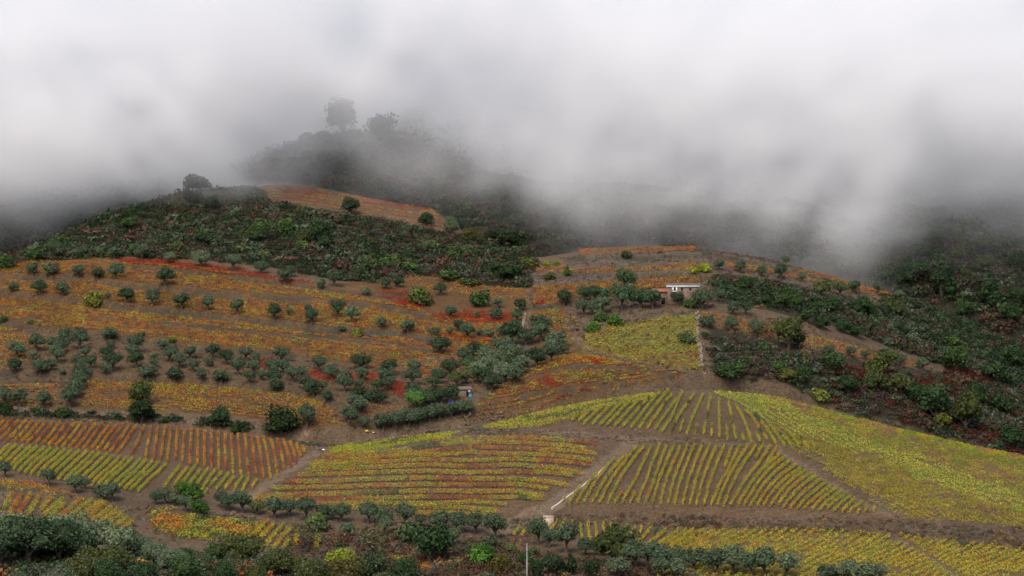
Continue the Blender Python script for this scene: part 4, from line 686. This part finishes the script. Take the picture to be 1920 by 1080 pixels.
stand('olives of the upper right terrace', 'along the upper right orange strip', S3(1280, 360, 3, [(325,455,66),(445,475,62),(550,492,84),(670,505,46,'l'),(780,592,112,'e'),(885,590,84,'e'),(965,572,78),(1100,578,58),(1218,602,52,'l'),(205,438,50)]))
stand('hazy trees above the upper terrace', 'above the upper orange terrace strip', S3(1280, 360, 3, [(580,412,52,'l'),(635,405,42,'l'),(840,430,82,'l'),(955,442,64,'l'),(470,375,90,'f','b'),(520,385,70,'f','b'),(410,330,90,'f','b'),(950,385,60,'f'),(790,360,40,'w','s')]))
stand('bushes in front of the stone wall foot', 'behind the knoll crest', S3(900, 360, 3, [(1400,1062,165,'g','b',.7),(1735,1072,98,'y','b',.9),(1690,1010,90,'g','s'),(1600,900,80,'u','s'),(1510,980,60,'u','s')]))
stand('trees in the brush between the terraces', 'between the two orange strips', wide(0.82, S3(1280, 360, 3, [(350,562,110,'u'),(470,640,80,'u'),(560,650,90,'g'),(640,650,100,'g'),(720,690,100,'u'),(830,690,130,'u'),(1000,690,140,'u'),(700,735,110,'u'),(780,770,110,'u'),(900,790,110,'u'),(980,820,100,'u'),(590,600,90,'g'),(1200,700,110,'e'),(1060,700,80,'u')])), 'b')
stand('big trees of the right forest', 'in the cloud-topped forest', S3(1280, 360, 3, [(1450,600,190,'u','c',1.1),(1565,385,150,'e','c',1.1),(1730,655,180,'u','c'),(1430,165,90,'g'),(1580,705,110,'g'),(1320,500,150,'u'),(1230,420,130,'e'),(1140,480,100,'e'),(1350,400,120,'u'),(1600,500,60,'n','b',1.2),(1880,640,110,'u'),(1560,140,60,'y'),(1280,150,90,'f'),(1390,160,40,'Y','s'),(1500,860,140,'g','s',.6),(1840,740,120,'u'),(1690,450,100,'e'),(1250,520,140,'u'),(1680,350,110,'e'),(1420,330,100,'u'),(1180,540,130,'u'),(1900,460,120,'u')]), 'b')
stand('trees in the rust brush', 'in the rust coloured brush', [(1500,715,34,'g'),(1560,700,40,'g'),(1640,735,44,'e'),(1690,742,40,'e'),(1755,790,62,'u'),(1812,806,60,'e','b',1.1),(1768,797,34,'y','s'),(1830,760,44,'u'),(1880,780,44,'u'),(1900,840,50,'u'),(1720,760,40,'u'),(1870,720,50,'u'),(1590,740,40,'u'),(1540,752,34,'y','s'),(1905,690,50,'u'),(1790,700,50,'g'),(1660,700,44,'e')], 'b')
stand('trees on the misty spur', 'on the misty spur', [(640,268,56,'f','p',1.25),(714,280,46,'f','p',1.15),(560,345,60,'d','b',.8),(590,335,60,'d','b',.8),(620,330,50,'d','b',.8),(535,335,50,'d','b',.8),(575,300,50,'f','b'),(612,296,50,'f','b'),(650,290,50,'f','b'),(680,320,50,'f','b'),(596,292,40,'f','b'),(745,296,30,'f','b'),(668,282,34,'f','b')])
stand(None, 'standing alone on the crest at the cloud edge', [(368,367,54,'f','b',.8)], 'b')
stand('trees on the dark left hillside', 'in the dark left hillside brush', S3(0, 360, 3, [(730,215,90,'g','b'),(1150,300,90,'u','b'),(1450,290,120,'g','b'),(770,350,80,'g','s'),(1480,220,110,'g','s'),(1080,90,90,'f','b'),(1190,110,90,'f','b'),(1360,330,70,'l','s'),(1500,370,60,'l','s'),(1000,320,60,'l','s'),(200,385,110,'u','s'),(720,170,80,'f','b'),(1700,300,80,'e','b'),(1800,300,120,'u','b'),(30,430,110,'u','s'),(320,300,90,'g','s')]) + S3(500, 360, 3, [(100,230,110,'g','s'),(200,330,90,'l','s'),(560,440,100,'l','s'),(680,420,120,'g','s',.7),(800,440,110,'g','s',.6),(1020,490,120,'g','s',.6),(1150,520,110,'g','s',.5),(320,330,80,'u','b'),(930,330,80,'l','s'),(1150,300,90,'n','b')]), 's')
stand('foreground olives at the bottom left', 'in the foreground olive grove', [(10,1044,92),(66,1043,95),(122,1044,92),(176,1047,92),(222,1052,84,'','n'),(55,1062,112,'d'),(112,1058,100,'d'),(2,1064,90,'d'),(30,1050,90),(150,1058,80,'d'),(95,1049,90)], 'n', dtint='v')
stand('foreground thicket', 'in the thicket along the bottom edge', [(188,1088,84,'e'),(222,1084,84,'e'),(160,1092,70,'e'),(252,1052,60,'l','n'),(292,1066,62,'l','n'),(322,1078,60,'l','n'),(344,1062,46,'u'),(358,1044,28,'l','S'),(381,1064,50,'l','S'),(403,1056,52,'g'),(455,1062,90,'e'),(440,1078,45,'l','S'),(495,1070,62,'l','S'),(520,1084,72,'e'),(565,1088,60,'e'),(592,1072,52,'l','S'),(347,1094,74,'g'),(397,1072,27,'r','S'),(466,1080,38,'r','S'),(633,1068,68,'Y','S'),(656,1066,24,'w','S'),(690,1092,74,'_'),(758,1098,70,'u'),(640,1100,90,'w','S'),(725,1100,50,'l','S'),(33,1100,50,'l','S'),(90,1102,52,'l','S'),(130,1098,50,'l','S'),(270,1096,60,'u'),(420,1100,60,'u'),(590,1104,70,'e'),(480,1104,60,'e'),(205,1104,70,'u')], 'B')
stand('trees at the foot of the waste ground', 'at the waste ground foot', [(808,1058,72,'u','b'),(700,1044,60,'e','t'),(815,1082,16,'l','t',1.6),(838,1086,20,'w','t',1.6),(866,1088,22,'w','t',1.4),(1040,1082,40,'d','b'),(1008,1082,30,'u','b'),(900,1060,40,'h','s'),(940,1072,44,'w','s'),(985,1055,30,'u','s')], 'b')
# ------------------------------------------------------------------ farmhouse, shed, tank, channel, pole, walls
M_STONE = plain('rubble stone', (0.15, 0.105, 0.075), scale=2.5, amt=0.45); M_WHITE = plain('limewash', (0.78, 0.77, 0.74), amt=0.08); M_TILE = plain('old roof tile', (0.13, 0.10, 0.09), scale=5); M_RTILE = plain('red roof tile', (0.25, 0.10, 0.07), scale=5)
M_DARK = plain('dark opening', (0.015, 0.013, 0.012)); M_CONC = plain('concrete', (0.42, 0.38, 0.33), amt=0.15); M_TANK = plain('weathered render', (0.42, 0.31, 0.22), amt=0.2); M_BLUE = plain('blue plastic', (0.03, 0.30, 0.50), 0.4, amt=0.1); M_NAVY = plain('dark blue plastic', (0.03, 0.05, 0.22), 0.4, amt=0.1)
M_POLE = plain('pole concrete', (0.36, 0.35, 0.34), amt=0.1); M_YELL = plain('yellow tarpaulin', (0.55, 0.38, 0.05), amt=0.2); M_PALE = plain('pale stone', (0.26, 0.215, 0.18), scale=1.5, amt=0.4)
def empty(name, loc, rz, label, cat, group=None):
    o = bpy.data.objects.new(name, None); C.collection.objects.link(o); o.location = loc; o.rotation_euler = (0, 0, rz); return tag(o, label, cat, group)
def prism(name, V, Fc, m, parent): return mesh_poly(name, V, Fc, m, parent)
def mesh_poly(name, V, Fc, m, parent=None):
    me = bpy.data.meshes.new(name); me.from_pydata(V, [], Fc); me.materials.append(m); o = bpy.data.objects.new(name, me); C.collection.objects.link(o)
    if parent is not None: o.parent = parent
    return o
def gable(name, x0, x1, y0, y1, z0, zr, th, m, parent, along='x'):
    ym = (y0 + y1) / 2; V = []
    for x in (x0, x1): V += [(x, y0, z0), (x, ym, zr), (x, y1, z0), (x, y1, z0 + th), (x, ym, zr + th), (x, y0, z0 + th)]
    Fc = [(0, 1, 7, 6), (1, 2, 8, 7), (2, 3, 9, 8), (3, 4, 10, 9), (4, 5, 11, 10), (5, 0, 6, 11), (0, 5, 4, 1), (1, 4, 3, 2), (6, 7, 10, 11), (7, 8, 9, 10)]
    return mesh_poly(name, V, Fc, m, parent)
q = cast([1282], [572])[0]; k = q[1] / F
hs = empty('farmhouse', (q[0], q[1] + 3, q[2]), math.radians(-4), 'stone farmhouse with a white band under its low roof above the round trees', 'house')
w_ = 60 * k; zt = 34 * k
boxes('wall', [((0, 0, -2), w_, 6, zt + 2)], M_STONE, hs)
boxes('white_band', [((0, -3.05, zt - 0.05), w_ + 0.4, 0.35, 0.6)], M_WHITE, hs)
gable('roof', -w_ / 2 - 0.3, w_ / 2 + 0.3, -3.4, 3.4, zt + 0.56, zt + 0.95, 0.14, M_TILE, hs)
for nm, x, s, tr in (('window', -w_ / 2 + 14.5 * k, 1.0, True), ('window', -w_ / 2 + 28 * k, 0.9, False), ('window', -w_ / 2 + 43.5 * k, 0.9, False)):
    wn = boxes(nm, [((x, -3.03, zt - 1.15), 0.62 * s, 0.1, 0.85)], M_DARK, hs)
    if tr: boxes('frame', [((x - .52, -3.06, zt - 1.5), 0.36, 0.16, 1.4), ((x + .52, -3.06, zt - 1.5), 0.36, 0.16, 1.4), ((x, -3.06, zt - 1.5), 0.68, 0.16, 0.33)], M_WHITE, wn)
    else: boxes('sill', [((x, -3.08, zt - 1.42), 1.15, 0.2, 0.24)], M_PALE, wn)
ah = boxes('annex', [((-w_ / 2 - 2.3, 0.3, -2), 4.6, 5, zt + 0.4)], M_STONE, hs)
gable('annex_roof', -w_ / 2 - 4.9, -w_ / 2 - 0.01, -2.6, 3.2, zt - 1.5, zt - 0.7, 0.14, M_RTILE, hs)
boxes('doorway', [((-w_ / 2 - 1.2, -2.24, 0.3), 1.1, 0.1, 1.9)], M_DARK, hs)
q = cast([868], [744])[0]; k = q[1] / F
sh = empty('stone_shed', (q[0], q[1] + 2, q[2]), math.radians(14), 'small brown stone shed with a sagging gabled roof among the gully olives', 'shed')
boxes('wall', [((0, 0, -1.5), 4.2, 3.2, 1.5 + 2.0)], M_STONE, sh); gable('roof', -2.4, 2.3, -1.9, 1.9, 2.02, 2.7, 0.12, M_TILE, sh)
boxes('door', [((0.9, -1.63, 0.05), 0.7, 0.08, 1.5)], M_DARK, sh); boxes('patched_window', [((1.4, -1.63, 1.3), 0.55, 0.1, 0.6)], M_WHITE, sh)
def drum(name, px, py, r, h, m, label, cat, group=None):
    q = cast([px], [py])[0]; V, Fc = tube([(0, 0, 0), (0, 0, .04), (0, 0, h * .33), (0, 0, h * .36), (0, 0, h * .66), (0, 0, h * .7), (0, 0, h)], [r * .95, r, r, r * 1.06, r, r * 1.06, r * .97], 14)
    n = len(V); V.append((0, 0, h)); Fc += [(n - 14 + a, n - 14 + (a + 1) % 14, n) for a in range(14)]
    e = empty(name, tuple(q), 0, label, cat, group); mesh_poly('barrel', V, Fc, m, e)
    V, Fc = tube([(0, 0, h + .004), (0, 0, h + .07)], [r * .45, r * .45], 10); Fc.append(tuple(range(10, 20))); mesh_poly('lid', V, Fc, M_DARK, e)
drum('water_drum', 882, 745, 0.42, 0.9, M_BLUE, 'bright blue water drum standing beside the stone shed', 'drum')
drum('water_drum', 843, 757, 0.35, 0.9, M_NAVY, 'dark blue drum under the dark olives, left of its twin', 'drum'); drum('water_drum', 849, 757, 0.35, 0.9, M_NAVY, 'dark blue drum under the dark olives, right of its twin', 'drum')
q = cast([1028], [988])[0]; k = q[1] / F
tk = empty('stone_tank', (q[0], q[1] + 1.2, q[2]), math.radians(8), 'square tan rendered water tank at the foot of the concrete channel', 'tank')
boxes('wall', [((0, 0, -0.6), 2.2, 2.2, 2.9)], M_TANK, tk); boxes('cover', [((0, 0, 2.302), 2.4, 2.4, 0.12)], M_CONC, tk)
def strip(name, pts, wid, hgt, m, label, cat):
    K = cast([a for a, b in pts], [b for a, b in pts])[:, :2]; L = np.concatenate([[0], np.cumsum(np.linalg.norm(np.diff(K, axis=0), axis=1))]); s = np.arange(0, L[-1], 1.0)
    P = np.stack([np.interp(s, L, K[:, 0]), np.interp(s, L, K[:, 1])], 1); d = np.gradient(P, axis=0); d /= np.linalg.norm(d, axis=1)[:, None]; nn = np.stack([-d[:, 1], d[:, 0]], 1); z = H(P[:, 0], P[:, 1]); z = np.convolve(np.pad(z, 2, mode='edge'), np.ones(5) / 5, 'valid'); V, Fc = [], []
    for i in range(len(P)):
        a = P[i] + nn[i] * wid / 2; b = P[i] - nn[i] * wid / 2; V += [(a[0], a[1], z[i] - .5), (a[0], a[1], z[i] + hgt), (b[0], b[1], z[i] + hgt), (b[0], b[1], z[i] - .5)]
        if i: o = 4 * i; Fc += [(o - 4, o - 3, o + 1, o), (o - 3, o - 2, o + 2, o + 1), (o - 2, o - 1, o + 3, o + 2)]
    Fc += [(0, 3, 2, 1), (4 * len(P) - 4, 4 * len(P) - 3, 4 * len(P) - 2, 4 * len(P) - 1)]
    return tag(mesh_poly(name, V, Fc, m), label, cat)
strip('concrete_channel', [(1035,955),(1058,937),(1090,915),(1120,892),(1146,868)], 0.45, 0.28, M_CONC, 'pale concrete channel running up beside the main knoll plot', 'channel')
def stones(name, pts, wid, hgt, m, label, size=0.4, dens=4.0, seed=1):
    """dry stone wall: every stone a slightly turned block"""
    r = random.Random(seed); K = cast([a for a, b in pts], [b for a, b in pts])[:, :2]; V, Fc = [], []
    for i in range(len(K) - 1):
        n = max(1, int(np.linalg.norm(K[i + 1] - K[i]) * dens * hgt / size * 0.5)); d = K[i + 1] - K[i]; L = np.linalg.norm(d); d = d / L; e = np.array([-d[1], d[0]])
        for j in range(n):
            p = K[i] + d * r.uniform(0, L) + e * r.uniform(-wid, wid) / 2; s = size * r.uniform(.6, 1.5); z = float(H(p[0], p[1])) - 0.1 + r.uniform(0, hgt)
            v, f = box_arrays((0, 0, 0), s, s * r.uniform(.6, 1), s * r.uniform(.45, .8)); M = Euler((r.uniform(-.3, .3), r.uniform(-.3, .3), r.uniform(0, 3.1))).to_matrix()
            v = [tuple(M @ Vector(a) * r.uniform(.9, 1.1) + Vector((p[0], p[1], z))) for a in v]; Fc += [tuple(a + len(V) for a in b) for b in f]; V += v
    return tag(mesh_poly(name, V, Fc, m), label, 'wall')
stones('stone_wall', [(1307,586),(1309,605),(1307,630),(1314,655),(1316,680),(1322,704)], 0.8, 0.55, M_PALE, 'pale dry stone wall running downhill from the farmhouse', 0.42, seed=1)
stones('stone_wall', [(985,588),(982,605),(978,622),(974,634)], 0.6, 0.7, M_PALE, 'short brownish stone wall beside the gully olives', 0.4, seed=2)
stones('stone_wall', [(405,968),(440,968),(475,974),(510,984),(545,994)], 1.6, 0.9, M_STONE, 'reddish rubble stone bank above the short yellow vine rows', 0.45, seed=3)
stones('stone_wall', [(640,829),(690,832),(730,830),(790,818),(840,806)], 0.5, 1.0, M_STONE, 'low brown retaining wall under the valley road', 0.45, seed=4)
stones('stone_wall', [(868,796),(890,791),(920,787),(945,785)], 1.0, 1.1, M_STONE, 'heap-like rubble wall at the end of the hedge-like olive row', 0.5, seed=5)
stones('stone_wall', [(848,1032),(868,1037),(888,1038)], 0.4, 0.5, M_PALE, 'pale low wall beside the bright green bush on waste ground', 0.4, seed=6)
stones('stone_wall', [(1082,640),(1090,655),(1130,668),(1180,680),(1240,692),(1295,703)], 0.5, 0.6, M_STONE, 'grey-brown terrace wall curving under the green-gold plot', 0.4, seed=7)
stones('stone_wall', [(1240,528),(1200,526),(1190,530)], 0.5, 0.4, M_STONE, 'short dark rubble line above the bright orange vines', 0.4, seed=8)
q = cast([988], [1084])[0]; k = q[1] / F
pl = empty('utility_pole', tuple(q), 0, 'slim pale concrete utility pole at the bottom edge', 'pole'); hh = 66 * k
V, Fc = tube([(0, 0, -0.5), (0, 0, hh * .5), (0, 0, hh)], [0.14, 0.12, 0.09], 8); Fc.append(tuple(range(16, 24))); mesh_poly('shaft', V, Fc, M_POLE, pl)
boxes('bracket', [((0, -0.02, hh + .003), 0.3, 0.12, 0.1)], M_DARK, pl)
def rock(px, py, s, label, m=M_WHITE, name='marker_stone', cat='stone', group='white marker stones', tall=1.6):
    q = cast([px], [py])[0]; iv, iff = ico(); r = np.random.default_rng(int(px)); V = iv * (0.8 + 0.35 * r.random((len(iv), 1))) * [s / 2, s / 2, s / 2 * tall] + q + [0, 0, s * tall * 0.3]
    tag(mesh_poly(name, V.tolist(), iff, m), label, cat, group)
for a, b, l in ((655,402,'white marker stone under the dark tree on the hilltop plot'),(809,396,'white marker stone at the upper corner of the hilltop plot'),(805,424,'white marker stone below the right hilltop tree'),(822,440,'white marker stone at the lower corner of the hilltop plot'),(540,350,'pale boulder at the top edge of the hilltop plot'),(370,372,'pale rock under the lone crest tree'),(395,378,'pale rock right of the lone crest tree')):
    rock(a, b, 0.7, l, M_PALE)
rock(688, 810, 1.1, 'larger yellow tarpaulin bundle beside the valley road', M_YELL, 'tarpaulin_bundle', 'bundle', 'yellow bundles by the road', 0.7); rock(700, 812, 0.7, 'smaller yellow tarpaulin bundle beside the valley road', M_YELL, 'tarpaulin_bundle', 'bundle', 'yellow bundles by the road', 0.7)
rock(606, 844, 0.8, 'white stone slab at the track junction', M_WHITE, 'white_slab', 'stone', None, 0.5)
